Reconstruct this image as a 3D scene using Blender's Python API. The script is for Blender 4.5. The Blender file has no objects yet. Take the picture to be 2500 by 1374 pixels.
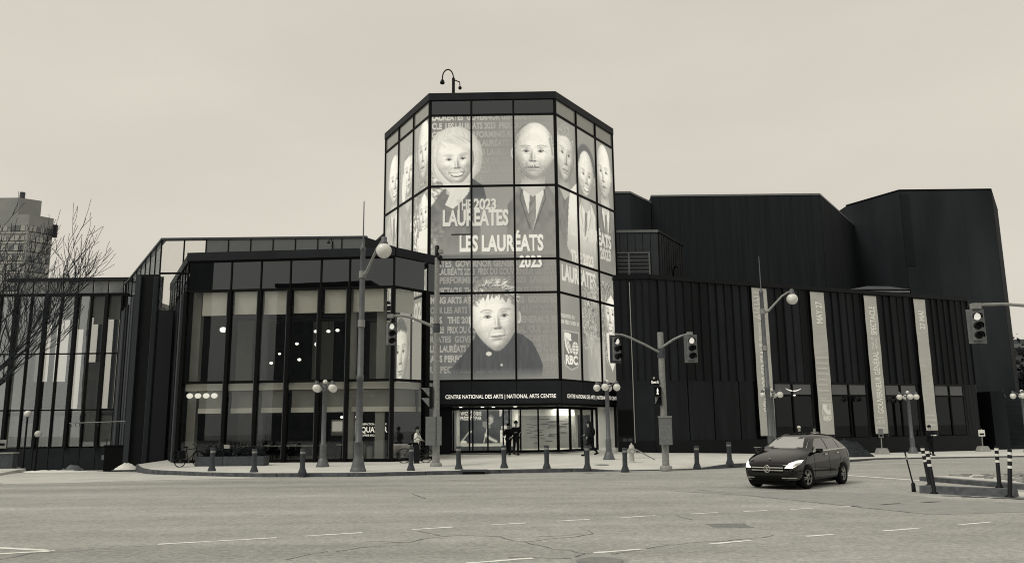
import bpy, bmesh, math, random
import numpy as np
from mathutils import Vector, Matrix
from mathutils.bvhtree import BVHTree
random.seed(7); RNG = np.random.default_rng(11)
R = math.radians
scene = bpy.context.scene
COL = scene.collection
# ------------------------------------------------------------------ camera
PITCH, ROLL = R(10.2), R(0.62)
cam_d = bpy.data.cameras.new('camera'); cam = bpy.data.objects.new('camera', cam_d); COL.objects.link(cam)
cam_d.sensor_width = 36.0; cam_d.lens = 1967/2500*36; cam_d.clip_start = 0.1; cam_d.clip_end = 3000
_fw = Vector((0, math.cos(PITCH), math.sin(PITCH))); _u0 = Vector((0, -math.sin(PITCH), math.cos(PITCH))); _r0 = Vector((1, 0, 0))
_r = _r0*math.cos(ROLL) - _u0*math.sin(ROLL); _u = _u0*math.cos(ROLL) + _r0*math.sin(ROLL)
cam.matrix_world = Matrix(((_r.x, _u.x, -_fw.x, 0), (_r.y, _u.y, -_fw.y, 0), (_r.z, _u.z, -_fw.z, 1.9), (0, 0, 0, 1)))
scene.camera = cam
# ------------------------------------------------------------------ sky, sun, exposure
SUN_EL, SUN_ROT = R(52), R(-125)
world = bpy.data.worlds.new('World'); scene.world = world; world.use_nodes = True
wn, wl = world.node_tree.nodes, world.node_tree.links
wn.clear()
out = wn.new('ShaderNodeOutputWorld'); bg = wn.new('ShaderNodeBackground'); bg.inputs['Strength'].default_value = 0.1
sky = wn.new('ShaderNodeTexSky'); sky.sky_type = 'NISHITA'; sky.sun_disc = False
sky.sun_elevation = SUN_EL; sky.sun_rotation = SUN_ROT; sky.dust_density = 4.0; sky.air_density = 1.0
bw = wn.new('ShaderNodeRGBToBW'); wl.new(sky.outputs[0], bw.inputs[0])
m1 = wn.new('ShaderNodeMath'); m1.operation = 'MULTIPLY_ADD'; m1.inputs[1].default_value = 0.10; m1.inputs[2].default_value = 6.05
wl.new(bw.outputs[0], m1.inputs[0])
tc = wn.new('ShaderNodeTexCoord'); cl = wn.new('ShaderNodeTexNoise'); cl.inputs['Scale'].default_value = 1.7; cl.inputs['Detail'].default_value = 5
mp = wn.new('ShaderNodeMapping'); mp.inputs['Scale'].default_value = (1, 1, 3.0); wl.new(tc.outputs['Generated'], mp.inputs[0]); wl.new(mp.outputs[0], cl.inputs['Vector'])
m2 = wn.new('ShaderNodeMapRange'); m2.inputs['From Min'].default_value = .3; m2.inputs['From Max'].default_value = .7; m2.inputs['To Min'].default_value = .925; m2.inputs['To Max'].default_value = 1.07
wl.new(cl.outputs[0], m2.inputs[0])
m3 = wn.new('ShaderNodeMath'); m3.operation = 'MULTIPLY'; wl.new(m1.outputs[0], m3.inputs[0]); wl.new(m2.outputs[0], m3.inputs[1])
tint = wn.new('ShaderNodeVectorMath'); tint.operation = 'SCALE'; tint.inputs[0].default_value = (1.064, 1.0, 0.872)
wl.new(m3.outputs[0], tint.inputs['Scale']); wl.new(tint.outputs[0], bg.inputs['Color']); wl.new(bg.outputs[0], out.inputs[0])
sun_d = bpy.data.lights.new('sun', 'SUN'); sun_d.energy = 1.5; sun_d.angle = R(20); sun_d.color = (1.0, .965, .86)
sun = bpy.data.objects.new('sun', sun_d); COL.objects.link(sun)
_sd = Vector((math.sin(SUN_ROT)*math.cos(SUN_EL), math.cos(SUN_ROT)*math.cos(SUN_EL), math.sin(SUN_EL)))
sun.rotation_euler = _sd.to_track_quat('Z', 'Y').to_euler(); sun.location = (0, 0, 60)
scene.view_settings.view_transform = 'Standard'; scene.view_settings.look = 'None'; scene.view_settings.exposure = 0; scene.view_settings.gamma = 1
scene.render.engine = 'CYCLES'; scene.cycles.use_denoising = True
scene.cycles.max_bounces = 8; scene.cycles.transparent_max_bounces = 16; scene.cycles.glossy_bounces = 4; scene.cycles.diffuse_bounces = 3
scene.cycles.pixel_filter_type = 'BLACKMAN_HARRIS'; scene.cycles.filter_width = 1.05; scene.cycles.caustics_reflective = False; scene.cycles.caustics_refractive = False; scene.cycles.sample_clamp_indirect = 4
# ------------------------------------------------------------------ materials
def tone(v):
    s = max(v, 1e-5)**(1/2.2); t = min(1, max(0, (s-.22)/.36))
    return (v*(.86+.13*t), v, v*(1.19-.24*t), 1)
MATS = {}
def mat(name, v, rough=.6, amp=0, scale=4, metal=0, bump=0, bscale=40, stretch=None, spec=.5, coat=0):
    if name in MATS: return MATS[name]
    m = bpy.data.materials.new(name); m.use_nodes = True; n, l = m.node_tree.nodes, m.node_tree.links
    b = n['Principled BSDF']; b.inputs['Base Color'].default_value = tone(v); b.inputs['Roughness'].default_value = rough
    b.inputs['Metallic'].default_value = metal; b.inputs['Specular IOR Level'].default_value = spec if (spec != .5 or v > .08) else .12
    if coat: b.inputs['Coat Weight'].default_value = coat; b.inputs['Coat Roughness'].default_value = .03
    if amp or bump:
        t = n.new('ShaderNodeTexCoord'); mpn = n.new('ShaderNodeMapping'); l.new(t.outputs['Object'], mpn.inputs[0])
        if stretch: mpn.inputs['Scale'].default_value = stretch
    if amp:
        nz = n.new('ShaderNodeTexNoise'); nz.inputs['Scale'].default_value = scale; nz.inputs['Detail'].default_value = 6; l.new(mpn.outputs[0], nz.inputs['Vector'])
        mr = n.new('ShaderNodeMapRange'); mr.inputs['From Min'].default_value = .3; mr.inputs['From Max'].default_value = .7; l.new(nz.outputs[0], mr.inputs[0])
        mx = n.new('ShaderNodeMix'); mx.data_type = 'RGBA'; mx.inputs[6].default_value = tone(v*(1-amp)); mx.inputs[7].default_value = tone(v*(1+amp))
        l.new(mr.outputs[0], mx.inputs[0]); l.new(mx.outputs[2], b.inputs['Base Color'])
    if bump:
        nb = n.new('ShaderNodeTexNoise'); nb.inputs['Scale'].default_value = bscale; nb.inputs['Detail'].default_value = 4; l.new(mpn.outputs[0], nb.inputs['Vector'])
        bp = n.new('ShaderNodeBump'); bp.inputs['Strength'].default_value = bump; bp.inputs['Distance'].default_value = .02; l.new(nb.outputs[0], bp.inputs['Height']); l.new(bp.outputs[0], b.inputs['Normal'])
    MATS[name] = m; return m
def emit(name, v, strength=1, tintc=(1.04, 1, .88)):
    if name in MATS: return MATS[name]
    m = bpy.data.materials.new(name); m.use_nodes = True; b = m.node_tree.nodes['Principled BSDF']
    c = (v*tintc[0], v*tintc[1], v*tintc[2], 1); b.inputs['Base Color'].default_value = tone(.6); b.inputs['Emission Color'].default_value = c; b.inputs['Emission Strength'].default_value = strength
    MATS[name] = m; return m
def glass(name, trans=.6, refl=.9, f0=.08, rough=.0, wav=.0):
    """thin architectural pane: tinted see-through + mirror that grows at grazing angles"""
    if name in MATS: return MATS[name]
    m = bpy.data.materials.new(name); m.use_nodes = True; n, l = m.node_tree.nodes, m.node_tree.links; n.clear()
    o = n.new('ShaderNodeOutputMaterial'); mx = n.new('ShaderNodeMixShader'); tr = n.new('ShaderNodeBsdfTransparent'); gl = n.new('ShaderNodeBsdfAnisotropic')
    tr.inputs[0].default_value = (trans, trans, trans*.98, 1); gl.inputs['Color'].default_value = (refl*.93, refl, refl*1.08, 1); gl.inputs['Roughness'].default_value = rough
    lw = n.new('ShaderNodeLayerWeight'); lw.inputs['Blend'].default_value = .5
    pw = n.new('ShaderNodeMath'); pw.operation = 'POWER'; pw.inputs[1].default_value = 4; l.new(lw.outputs['Facing'], pw.inputs[0])
    ma = n.new('ShaderNodeMath'); ma.operation = 'MULTIPLY_ADD'; ma.inputs[1].default_value = 1-f0; ma.inputs[2].default_value = f0; ma.use_clamp = True; l.new(pw.outputs[0], ma.inputs[0])
    if wav:
        t = n.new('ShaderNodeTexCoord'); nz = n.new('ShaderNodeTexNoise'); nz.inputs['Scale'].default_value = .5; bp = n.new('ShaderNodeBump'); bp.inputs['Strength'].default_value = wav; bp.inputs['Distance'].default_value = .1
        l.new(t.outputs['Object'], nz.inputs['Vector']); l.new(nz.outputs[0], bp.inputs['Height']); l.new(bp.outputs[0], gl.inputs['Normal'])
    l.new(ma.outputs[0], mx.inputs[0]); l.new(tr.outputs[0], mx.inputs[1]); l.new(gl.outputs[0], mx.inputs[2]); l.new(mx.outputs[0], o.inputs[0])
    MATS[name] = m; return m
# ------------------------------------------------------------------ mesh helpers
class MB:
    def __init__(s): s.v = []; s.f = []; s.sm = []
    def add(s, vs, fs, smooth=False):
        k = len(s.v); s.v += [tuple(p) for p in vs]; s.f += [tuple(i+k for i in f) for f in fs]; s.sm += [smooth]*len(fs); return s
    def hexa(s, p):   # 8 corners: bottom ring then top ring
        return s.add(p, [(3, 2, 1, 0), (4, 5, 6, 7), (0, 1, 5, 4), (1, 2, 6, 5), (2, 3, 7, 6), (3, 0, 4, 7)])
    def box(s, x0, x1, y0, y1, z0, z1):
        return s.hexa([(x0, y0, z0), (x1, y0, z0), (x1, y1, z0), (x0, y1, z0), (x0, y0, z1), (x1, y0, z1), (x1, y1, z1), (x0, y1, z1)])
    def prism(s, poly, z0, z1):
        n = len(poly); a = sum(poly[i][0]*poly[(i+1) % n][1]-poly[(i+1) % n][0]*poly[i][1] for i in range(n))
        if a < 0: poly = poly[::-1]
        zz0 = z0 if callable(z0) else (lambda x, y: z0); zz1 = z1 if callable(z1) else (lambda x, y: z1)
        return s.add([(x, y, zz0(x, y)) for x, y in poly]+[(x, y, zz1(x, y)) for x, y in poly], [tuple(range(n))[::-1], tuple(range(n, 2*n))]+[(i, (i+1) % n, n+(i+1) % n, n+i) for i in range(n)])
    def lathe(s, prof, c=(0, 0, 0), seg=16, cap=True):
        k = len(s.v); n = len(prof); vs = []
        for r, z in prof:
            for i in range(seg):
                a = 2*math.pi*i/seg; vs.append((c[0]+r*math.cos(a), c[1]+r*math.sin(a), c[2]+z))
        fs = [(j*seg+i, j*seg+(i+1) % seg, (j+1)*seg+(i+1) % seg, (j+1)*seg+i) for j in range(n-1) for i in range(seg)]
        s.add(vs, fs, True)
        if cap: s.add(vs[:seg], [tuple(range(seg))[::-1]]); s.add(vs[-seg:], [tuple(range(seg))])
        return s
    def ball(s, c, r, seg=14, ring=9, sq=(1, 1, 1)):
        prof = [(max(1e-4, math.sin(math.pi*i/ring)), -math.cos(math.pi*i/ring)) for i in range(ring+1)]
        vs = []
        for a, z in prof:
            for i in range(seg):
                t = 2*math.pi*i/seg; vs.append((c[0]+r*sq[0]*a*math.cos(t), c[1]+r*sq[1]*a*math.sin(t), c[2]+r*sq[2]*z))
        return s.add(vs, [(j*seg+i, j*seg+(i+1) % seg, (j+1)*seg+(i+1) % seg, (j+1)*seg+i) for j in range(ring) for i in range(seg)], True)
    def tube(s, pts, rad, seg=8, cap=True):
        pts = [Vector(p) for p in pts]; n = len(pts); rad = rad if hasattr(rad, '__len__') else [rad]*n; vs = []
        a = None
        for i, p in enumerate(pts):
            d = (pts[min(i+1, n-1)]-pts[max(i-1, 0)]).normalized()
            if a is None: a = d.cross(Vector((0, 0, 1)) if abs(d.z) < .9 else Vector((1, 0, 0))).normalized()
            else: a = (a-d*a.dot(d)).normalized()
            b = d.cross(a).normalized()
            for k in range(seg):
                t = 2*math.pi*k/seg; vs.append(p+a*(rad[i]*math.cos(t))+b*(rad[i]*math.sin(t)))
        s.add(vs, [(j*seg+i, j*seg+(i+1) % seg, (j+1)*seg+(i+1) % seg, (j+1)*seg+i) for j in range(n-1) for i in range(seg)], True)
        if cap: s.add(vs[:seg], [tuple(range(seg))[::-1]]); s.add(vs[-seg:], [tuple(range(seg))])
        return s
    def rbox(s, c, size, rz=0, rx=0, ry=0):
        M = Matrix.Rotation(rz, 3, 'Z') @ Matrix.Rotation(ry, 3, 'Y') @ Matrix.Rotation(rx, 3, 'X'); h = [x/2 for x in size]
        return s.hexa([Vector(c)+M @ Vector((sx*h[0], sy*h[1], sz*h[2])) for sz in (-1, 1) for sx, sy in ((-1, -1), (1, -1), (1, 1), (-1, 1))])
    def mesh(s, name, m, org=(0, 0, 0), flat=False):
        me = bpy.data.meshes.new(name); me.from_pydata([(x-org[0], y-org[1], z-org[2]) for x, y, z in s.v], [], s.f)
        if not flat: me.polygons.foreach_set('use_smooth', s.sm)
        if m: me.materials.append(MATS[m] if isinstance(m, str) else m)
        me.update(); return me
    def build(s, name, m, parent=None, flat=False):
        o = bpy.data.objects.new(name, s.mesh(name, m, origin(parent) if parent else (0, 0, 0), flat)); COL.objects.link(o)
        if parent: o.parent = parent
        return o
def origin(o):
    v = Vector((0, 0, 0))
    while o: v = v+o.location; o = o.parent
    return v
def tag(o, label, cat, group=None):
    o['label'] = label; o['category'] = cat
    if group: o['group'] = group
    return o
def thing(name, label, cat, loc=(0, 0, 0), group=None):
    o = bpy.data.objects.new(name, None); COL.objects.link(o); o.location = loc; o.empty_display_size = .3
    return tag(o, label, cat, group)
def struct(o, kind='structure'): o['kind'] = kind; return o
def copy_tree(o, parent=None):
    c = o.copy(); COL.objects.link(c); c.parent = parent
    for ch in list(o.children): copy_tree(ch, c)
    return c
def place(proto, loc, rz=0, label=None, first=False):
    o = proto if first else copy_tree(proto)
    o.location = loc; o.rotation_euler = (0, 0, rz)
    if label: o['label'] = label
    return o
class Wall:
    """vertical wall through two plan points; u metres along it, z up, d metres out towards the street"""
    def __init__(s, p0, p1, flip=False):
        s.p0 = Vector((*p0, 0)); s.p1 = Vector((*p1, 0)); s.L = (s.p1-s.p0).length; s.e = (s.p1-s.p0)/s.L; s.n = Vector((s.e.y, -s.e.x, 0))*(-1 if flip else 1)
    def p(s, u, z, d=0): v = s.p0+s.e*u+s.n*d; return (v.x, v.y, z)
    def box(s, mb, u0, u1, z0, z1, d0, d1):
        return mb.hexa([s.p(u0, z0, d1), s.p(u1, z0, d1), s.p(u1, z0, d0), s.p(u0, z0, d0), s.p(u0, z1, d1), s.p(u1, z1, d1), s.p(u1, z1, d0), s.p(u0, z1, d0)])
    def b(s, name, m, parent, u0, u1, z0, z1, d0, d1): return s.box(MB(), u0, u1, z0, z1, d0, d1).build(name, m, parent)
    def matrix(s, u, z, d):   # x along wall, y up, z outwards
        q = s.p(u, z, d); return Matrix(((s.e.x, 0, s.n.x, q[0]), (s.e.y, 0, s.n.y, q[1]), (0, 1, 0, q[2]), (0, 0, 0, 1)))
# text as flat mesh, cap height 1
_tc = {}
def text_mesh(s, bold=.02):
    key = (s, bold)
    if key in _tc: return _tc[key]
    cu = bpy.data.curves.new('t', 'FONT'); cu.body = s; cu.offset = bold; cu.resolution_u = 3; cu.fill_mode = 'FRONT' if hasattr(cu, 'fill_mode') else 'FRONT'
    o = bpy.data.objects.new('t', cu); COL.objects.link(o); dg = bpy.context.evaluated_depsgraph_get(); dg.update()
    me = o.evaluated_get(dg).to_mesh(); me.calc_loop_triangles()
    v = np.array([q.co[:2] for q in me.vertices]) if len(me.vertices) else np.zeros((0, 2)); t = np.array([q.vertices[:] for q in me.loop_triangles], int).reshape(-1, 3)
    o.evaluated_get(dg).to_mesh_clear(); bpy.data.objects.remove(o); bpy.data.curves.remove(cu)
    v = v/0.729
    if len(v): v[:, 0] -= v[:, 0].min()
    _tc[key] = (v, t); return v, t
def lettering(s, M, height, width, m, parent, name='lettering', bold=.02, depth=0):
    """a line of letters fitted to height x width on the plane of matrix M (x along, y up)"""
    v, t = text_mesh(s, bold); w = v[:, 0].max(); sx = width/w
    mb = MB(); fr = [M @ Vector((a*sx, b*height, 0)) for a, b in v]; mb.add(fr, [tuple(q) for q in t])
    return mb.build(name, m, parent, True)
CAP = 1.0
def _cap():
    global CAP
    v, _ = text_mesh('H', 0); k = v[:, 1].max(); _tc.clear(); return k
_k = _cap()
_old_tm = text_mesh
def text_mesh(s, bold=.02):
    key = ('n', s, bold)
    if key not in _tc:
        v, t = _old_tm(s, bold); _tc[key] = (v/_k, t)
    return _tc[key]
# ------------------------------------------------------------------ base materials
mat('road', .30); mat('marking', .82, .7, .14, 6); mat('crack', .15, .9, .4, 8); mat('patch', .29, .9, .12, 3, bump=.3, bscale=60)
mat('pavement', .60, .85, .10, .9, bump=.15, bscale=30); mat('apron', .52, .85, .12, .8, bump=.15); mat('kerb', .085, .9, .4, 5, bump=.3)  # kerb base colour darkened to stand in for its shaded face
mat('dark_panel', .020, .5, .2, .8); mat('dark_rib', .016, .5, .35, 1.5, stretch=(1, 1, .12)); mat('dark_rib2', .011, .5, .3, 1, stretch=(1, 1, .1)); mat('dark_metal', .010, .4, .15, 2); mat('black', .0025, .6)
mat('concrete_dark', .026, .85, .38, .3, bump=.25, bscale=6, stretch=(1, 1, .25)); mat('concrete_darker', .018, .85, .38, .3, bump=.25, bscale=6, stretch=(1, 1, .25))
mat('fin', .042, .55, .25, .6, stretch=(1, 1, .15)); mat('fin3', .075, .55, .25, .6, stretch=(1, 1, .15)); mat('fin2', .014, .55, .25, .6, stretch=(1, 1, .15)); mat('mesh_dark', .008, .6, .5, 30)
mat('coping', .16, .5, .1, 2); mat('trim_light', .42, .5); mat('interior_grey', .25, .8, .08, 1); mat('interior_light', .60, .8, .05, 1); mat('interior_dark', .03, .8, .2, 1); mat('blind', .62, .9, .04, 3)
mat('spandrel', .045, .12, .06, .4, spec=1.0); mat('steel', .22, .45, .15, 5, bump=.05); mat('steel_dark', .075, .5, .2, 6); mat('lamp_grey', .10, .5, .2, 6); mat('lamp_dark', .055, .5, .2, 6); mat('galv', .25, .55, .18, 8)
mat('globe', .72, .25, .04, 3); mat('signal_grey', .17, .5, .2, 9); mat('signal_black', .010, .5); mat('concrete_block', .30, .9, .2, 6, bump=.3); mat('hydrant', .42, .5, .15, 8); mat('bark', .035, .9, .3, 12, bump=.4)
mat('tyre', .008, .8); mat('car_paint', .0015, .10, spec=.25, coat=.45); mat('chrome', .55, .12, metal=1.0); mat('rim', .30, .3, metal=.8); mat('grate', .2, .6, .2, 8); mat('skin', .34, .6); mat('cloth_black', .009, .9); mat('cloth_dark', .02, .9, .2, 12); mat('cloth_white', .80, .9, .06, 12); mat('cloth_grey', .12, .9, .2, 12); mat('hair', .012, .7); mat('snow', .82, .8, .06, 4, bump=.4, bscale=9); mat('soil', .03, .95, .5, 9, bump=.8, bscale=14); mat('leaf_dark', .03, .7, .4, 8)
emit('lamp_glow', 1.0, 1.6); emit('lamp_soft', 1.0, .75); emit('board_soft', 1.0, .3); emit('headlight', 1.0, .95); emit('signal_lit', 1.0, .6); emit('white_wall', .8, .55); emit('walk_lit', 1.0, .9)
glass('pane', .92, .9, .045, wav=.01); glass('pane_clear', .92, .8, .035); glass('pane_far', .90, .9, .20, wav=.02); glass('pane_dark', .25, .55, .05); glass('spandrel_glass', .05, .8, .11, wav=.01); mat('skylit_glass', .32, .1, .05, .5, spec=.8)  # tower side panes get a paler base colour standing in for reflected sky
# asphalt: large stains, tyre streaks, fine grain
def road_material():
    m = MATS['road']; n, l = m.node_tree.nodes, m.node_tree.links; b = n['Principled BSDF']; b.inputs['Roughness'].default_value = .85
    t = n.new('ShaderNodeTexCoord')
    def noise(scale, stretch, rot, lo, hi, detail=6):
        mpn = n.new('ShaderNodeMapping'); mpn.inputs['Scale'].default_value = stretch; mpn.inputs['Rotation'].default_value = (0, 0, rot); l.new(t.outputs['Object'], mpn.inputs[0])
        z = n.new('ShaderNodeTexNoise'); z.inputs['Scale'].default_value = scale; z.inputs['Detail'].default_value = detail; l.new(mpn.outputs[0], z.inputs['Vector'])
        r = n.new('ShaderNodeMapRange'); r.inputs['From Min'].default_value = .3; r.inputs['From Max'].default_value = .7; r.inputs['To Min'].default_value = lo; r.inputs['To Max'].default_value = hi; l.new(z.outputs[0], r.inputs[0]); return r.outputs[0]
    vals = [noise(.12, (1, 1, 1), 0, .93, 1.07), noise(.5, (.10, 1.3, 1), 0, .82, 1.14), noise(.8, (.06, 1.2, 1), R(21), .93, 1.06), noise(9, (1, 1, 1), 0, .78, 1.2, 3), noise(22, (1, 1, 1), 0, .86, 1.14, 2), noise(60, (1, 1, 1), 0, .80, 1.2, 2), noise(1.6, (1, 1, 1), .4, .90, 1.09), noise(.35, (.5, 1, 1), R(15), .90, 1.08)]
    cur = vals[0]
    for v in vals[1:]:
        q = n.new('ShaderNodeMath'); q.operation = 'MULTIPLY'; l.new(cur, q.inputs[0]); l.new(v, q.inputs[1]); cur = q.outputs[0]
    sc = n.new('ShaderNodeVectorMath'); sc.operation = 'SCALE'; sc.inputs[0].default_value = tone(.350)[:3]; l.new(cur, sc.inputs['Scale']); l.new(sc.outputs[0], b.inputs['Base Color'])
    nb = n.new('ShaderNodeTexNoise'); nb.inputs['Scale'].default_value = 45; l.new(t.outputs['Object'], nb.inputs['Vector']); bp = n.new('ShaderNodeBump'); bp.inputs['Strength'].default_value = .35; bp.inputs['Distance'].default_value = .02
    l.new(nb.outputs[0], bp.inputs['Height']); l.new(bp.outputs[0], b.inputs['Normal'])
road_material()
# ------------------------------------------------------------------ ground, pavement, markings
CX = [-18.6, -17.2, -16, -13, -10.5, -6, -1, 3.2, 7.8, 10.3, 16.5, 19, 27, 40, 70]
CY = [40.6, 38.0, 36.5, 34.7, 33.5, 33.0, 34.2, 34.75, 35.4, 37.0, 40.6, 43.2, 44.4, 45, 46]
def kerb_y(x): return float(np.interp(x, CX, CY))
def smooth(t): t = min(1, max(0, t)); return t*t*(3-2*t)
def pave_z(x, y):
    a = .15+.02*max(0, y-35); b = .15-.012*max(0, y-37); t = min(1, max(0, (x-6)/12)); z = a*(1-t)+b*t
    dip = smooth((x-2.6)/2)*smooth((9.6-x)/2)*smooth((kerb_y(x)+2.2-y)/2.2)
    return z-.12*dip
def ground_z(x, y):
    z = 0.0
    if y > 39 and x < -14: z = -(y-39)*.047*smooth((-14-x)/3)*(1 if y < 70 else 70/y)
    if x > -18.6: z = min(z, -.7*smooth((y-kerb_y(x)-.8)/2.0)) if y > kerb_y(x)+.8 else z
    return max(z, -1.4)
xs = np.unique(np.concatenate([np.linspace(-500, 500, 21), np.arange(-60, 80, 1.0)])); ys = np.unique(np.concatenate([np.linspace(-200, 700, 19), np.arange(-12, 90, 1.0)]))
g = MB(); g.add([(x, y, ground_z(x, y)) for y in ys for x in xs], [(j*len(xs)+i, j*len(xs)+i+1, (j+1)*len(xs)+i+1, (j+1)*len(xs)+i) for j in range(len(ys)-1) for i in range(len(xs)-1)], True)
road = struct(g.build('road', 'road'))
px_ = list(np.arange(-18.6, 62, .5)); rows = [0, .16, .3, .8, 1.4, 2.2, 3, 4, 6, 9, 13, 18, 25, 34]
pv = MB(); W_ = len(rows)-1
vs = []
for x in px_:
    yc = kerb_y(x)
    for r in rows[1:]: vs.append((x, yc+r, pave_z(x, yc+r)))
pv.add(vs, [(i*W_+j, (i+1)*W_+j, (i+1)*W_+j+1, i*W_+j+1) for i in range(len(px_)-1) for j in range(W_-1)], True)
pavement = struct(pv.build('pavement', 'pavement'))
# kerb stones, about 3 m each, with hairline joints
k0 = px_[0]
while k0 < 60:
    step = 3.0 if k0 < 20 else 6.0; seg = [x for x in np.linspace(k0+.012, min(k0+step, 61)-.012, 7)]
    kb = MB(); n = len(seg); vs = []
    for x in seg:
        yc = kerb_y(x); z = pave_z(x, yc+.16)+.002
        vs += [(x, yc-.02, -.35), (x, yc, z-.012), (x, yc+.012, z), (x, yc+.17, z), (x, yc+.17, -.35)]
    kb.add(vs, [(i*5+j, (i+1)*5+j, (i+1)*5+j+1, i*5+j+1) for i in range(n-1) for j in range(4)]+[(0, 1, 2, 3, 4), tuple((n-1)*5+j for j in (4, 3, 2, 1, 0))])
    kb.build('kerb_stone', 'kerb', pavement); k0 += step
def sheet(name, poly, z, m, parent): return MB().add([(x, y, z) for x, y in poly], [tuple(range(len(poly)))]).build(name, m, parent)
def strip(name, a, b, w, m='marking', z=.004, parent=None, wob=0):
    a, b = Vector(a), Vector(b); d = (b-a).normalized(); n = Vector((-d.y, d.x))*w/2; k = max(2, int((b-a).length/.12)); L, Rr = [], []
    for i in range(k+1):
        p = a+(b-a)*i/k; e = random.uniform(-wob, wob); f = random.uniform(-wob, wob); L.append(p+n*(1+e)); Rr.append(p-n*(1+f))
    vs = [(p.x, p.y, z) for q in zip(L, Rr) for p in q]
    return MB().add(vs, [(2*i, 2*i+1, 2*i+3, 2*i+2) for i in range(k)]).build(name, m, parent or road)
ap = sheet('driveway_apron', [(-24.5, 35.8), (-19, 30.9), (-16.8, 30.9), (-14.2, 32.0), (-9.5, 32.7), (-10.6, 33.4), (-13.2, 34.68), (-16.1, 36.45), (-17.3, 38.0), (-18.4, 38.95), (-24.5, 38.95)], .006, 'apron', road)
sheet('asphalt_patch', [(4.6, 24.2), (6.2, 22.6), (8.7, 17.4), (11.8, 17.9), (12.6, 19.3), (10.9, 20.6), (10.3, 22.6), (8.2, 23.6)], .004, 'patch', road)
# gutter seam and dark stains by the kerb
strip('seam', (-14, 33.2), (-20, 30.6), .05, 'crack', .005)
dash1 = [((-6.06, 14.24), (-4.24, 14.91)), ((-3.78, 15.09), (-2.82, 15.5)), ((-1.95, 15.88), (-1.2, 16.19)), ((-.46, 16.48), (.23, 16.75)), ((.86, 16.99), (1.55, 17.26)), ((2.22, 17.5), (3.01, 17.81)), ((3.8, 18.06), (4.47, 18.27)), ((5.06, 18.42), (5.64, 18.6)), ((6.21, 18.78), (6.8, 18.98)), ((7.49, 19.21), (8.04, 19.4)), ((8.6, 19.6), (9.2, 19.85)), ((9.75, 19.97), (10.35, 20.2))]
dash2 = [((-.68, 11.97), (.26, 12.36)), ((1.2, 12.79), (2.04, 13.12)), ((3.17, 13.6), (3.91, 13.94)), ((4.98, 14.36), (5.53, 14.56)), ((6.57, 14.95), (7.37, 15.27)), ((8.31, 15.68), (9.18, 16.08)), ((10.2, 16.5), (11.1, 16.9))]
for i, (a, b) in enumerate(dash1): strip('lane_marking', a, b, .10 if i < 3 else .09, wob=.35)
for a, b in dash2: strip('lane_marking', a, b, .10, wob=.35)
for a, b in ((( -11.5, 15.05), (-7.48, 13.62)), ((-10.2, 12.7), (-7.5, 13.58))): strip('lane_marking', a, b, .12, wob=.2)
strip('stop_line', (12.0, 31.4), (13.7, 26.9), .22, wob=.15); strip('lane_marking', (-4.2, 32.0), (-1.0, 32.2), .05, 'crack', .005)
strip('lane_marking', (15.5, 38.4), (30, 41.2), .1, wob=.3)
def crack(pts, w=.03):
    pts = [Vector(p) for p in pts]; fine = []
    for a, b in zip(pts, pts[1:]):
        k = max(2, int((b-a).length/.25))
        for i in range(k): fine.append(a+(b-a)*i/k+Vector((random.uniform(-.03, .03), random.uniform(-.06, .06))))
    fine.append(pts[-1]); vs = []
    for i, p in enumerate(fine):
        d = (fine[min(i+1, len(fine)-1)]-fine[max(i-1, 0)]); d = d.normalized() if d.length else Vector((1, 0)); n = Vector((-d.y, d.x))*w*random.uniform(.3, 1.0); vs += [(p.x+n.x, p.y+n.y, .0045), (p.x-n.x, p.y-n.y, .0045)]
    MB().add(vs, [(2*i, 2*i+1, 2*i+3, 2*i+2) for i in range(len(fine)-1)]).build('crack', 'crack', road)
for c in ([(-2.56, 14.26), (-1.78, 14.2), (-1.41, 14.69), (-.93, 15.03), (-.26, 14.7), (-.05, 14.27), (.16, 14.05), (.42, 13.52), (.84, 12.97), (1.07, 12.75)], [(.16, 14.05), (.51, 14.38), (1.02, 14.6), (1.41, 14.95), (1.36, 15.53)], [(-1.82, 15.74), (-1.33, 14.95)], [(1.43, 12.64), (1.98, 13.01), (2.46, 13.5), (2.68, 13.62), (3.41, 13.9), (4.26, 14.23), (4.51, 14.58)], [(-2.82, 13.23), (-2.49, 13.55), (-2.18, 13.67)], [(-7.82, 12.77), (-7.67, 13.36), (-7.09, 13.49), (-6.86, 13.83), (-6.0, 14.09)], [(-3.38, 12.47), (-3.14, 12.96), (-2.95, 13.24)], [(3.43, 17.77), (3.61, 16.99)], [(1.14, 12.78), (.85, 12.3), (-.1, 12.44)], [(.31, 14.65), (1.41, 14.95), (2.21, 14.93)]): crack(c, .016)
for c in ([(-3.0, 24.25), (-2.4, 22.54)], [(-2.32, 30.15), (-1.16, 29.3)], [(3.66, 32.89), (5.29, 31.0)], [(5.4, 24.6), (8.5, 17.8)]): crack(c, .035)
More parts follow.
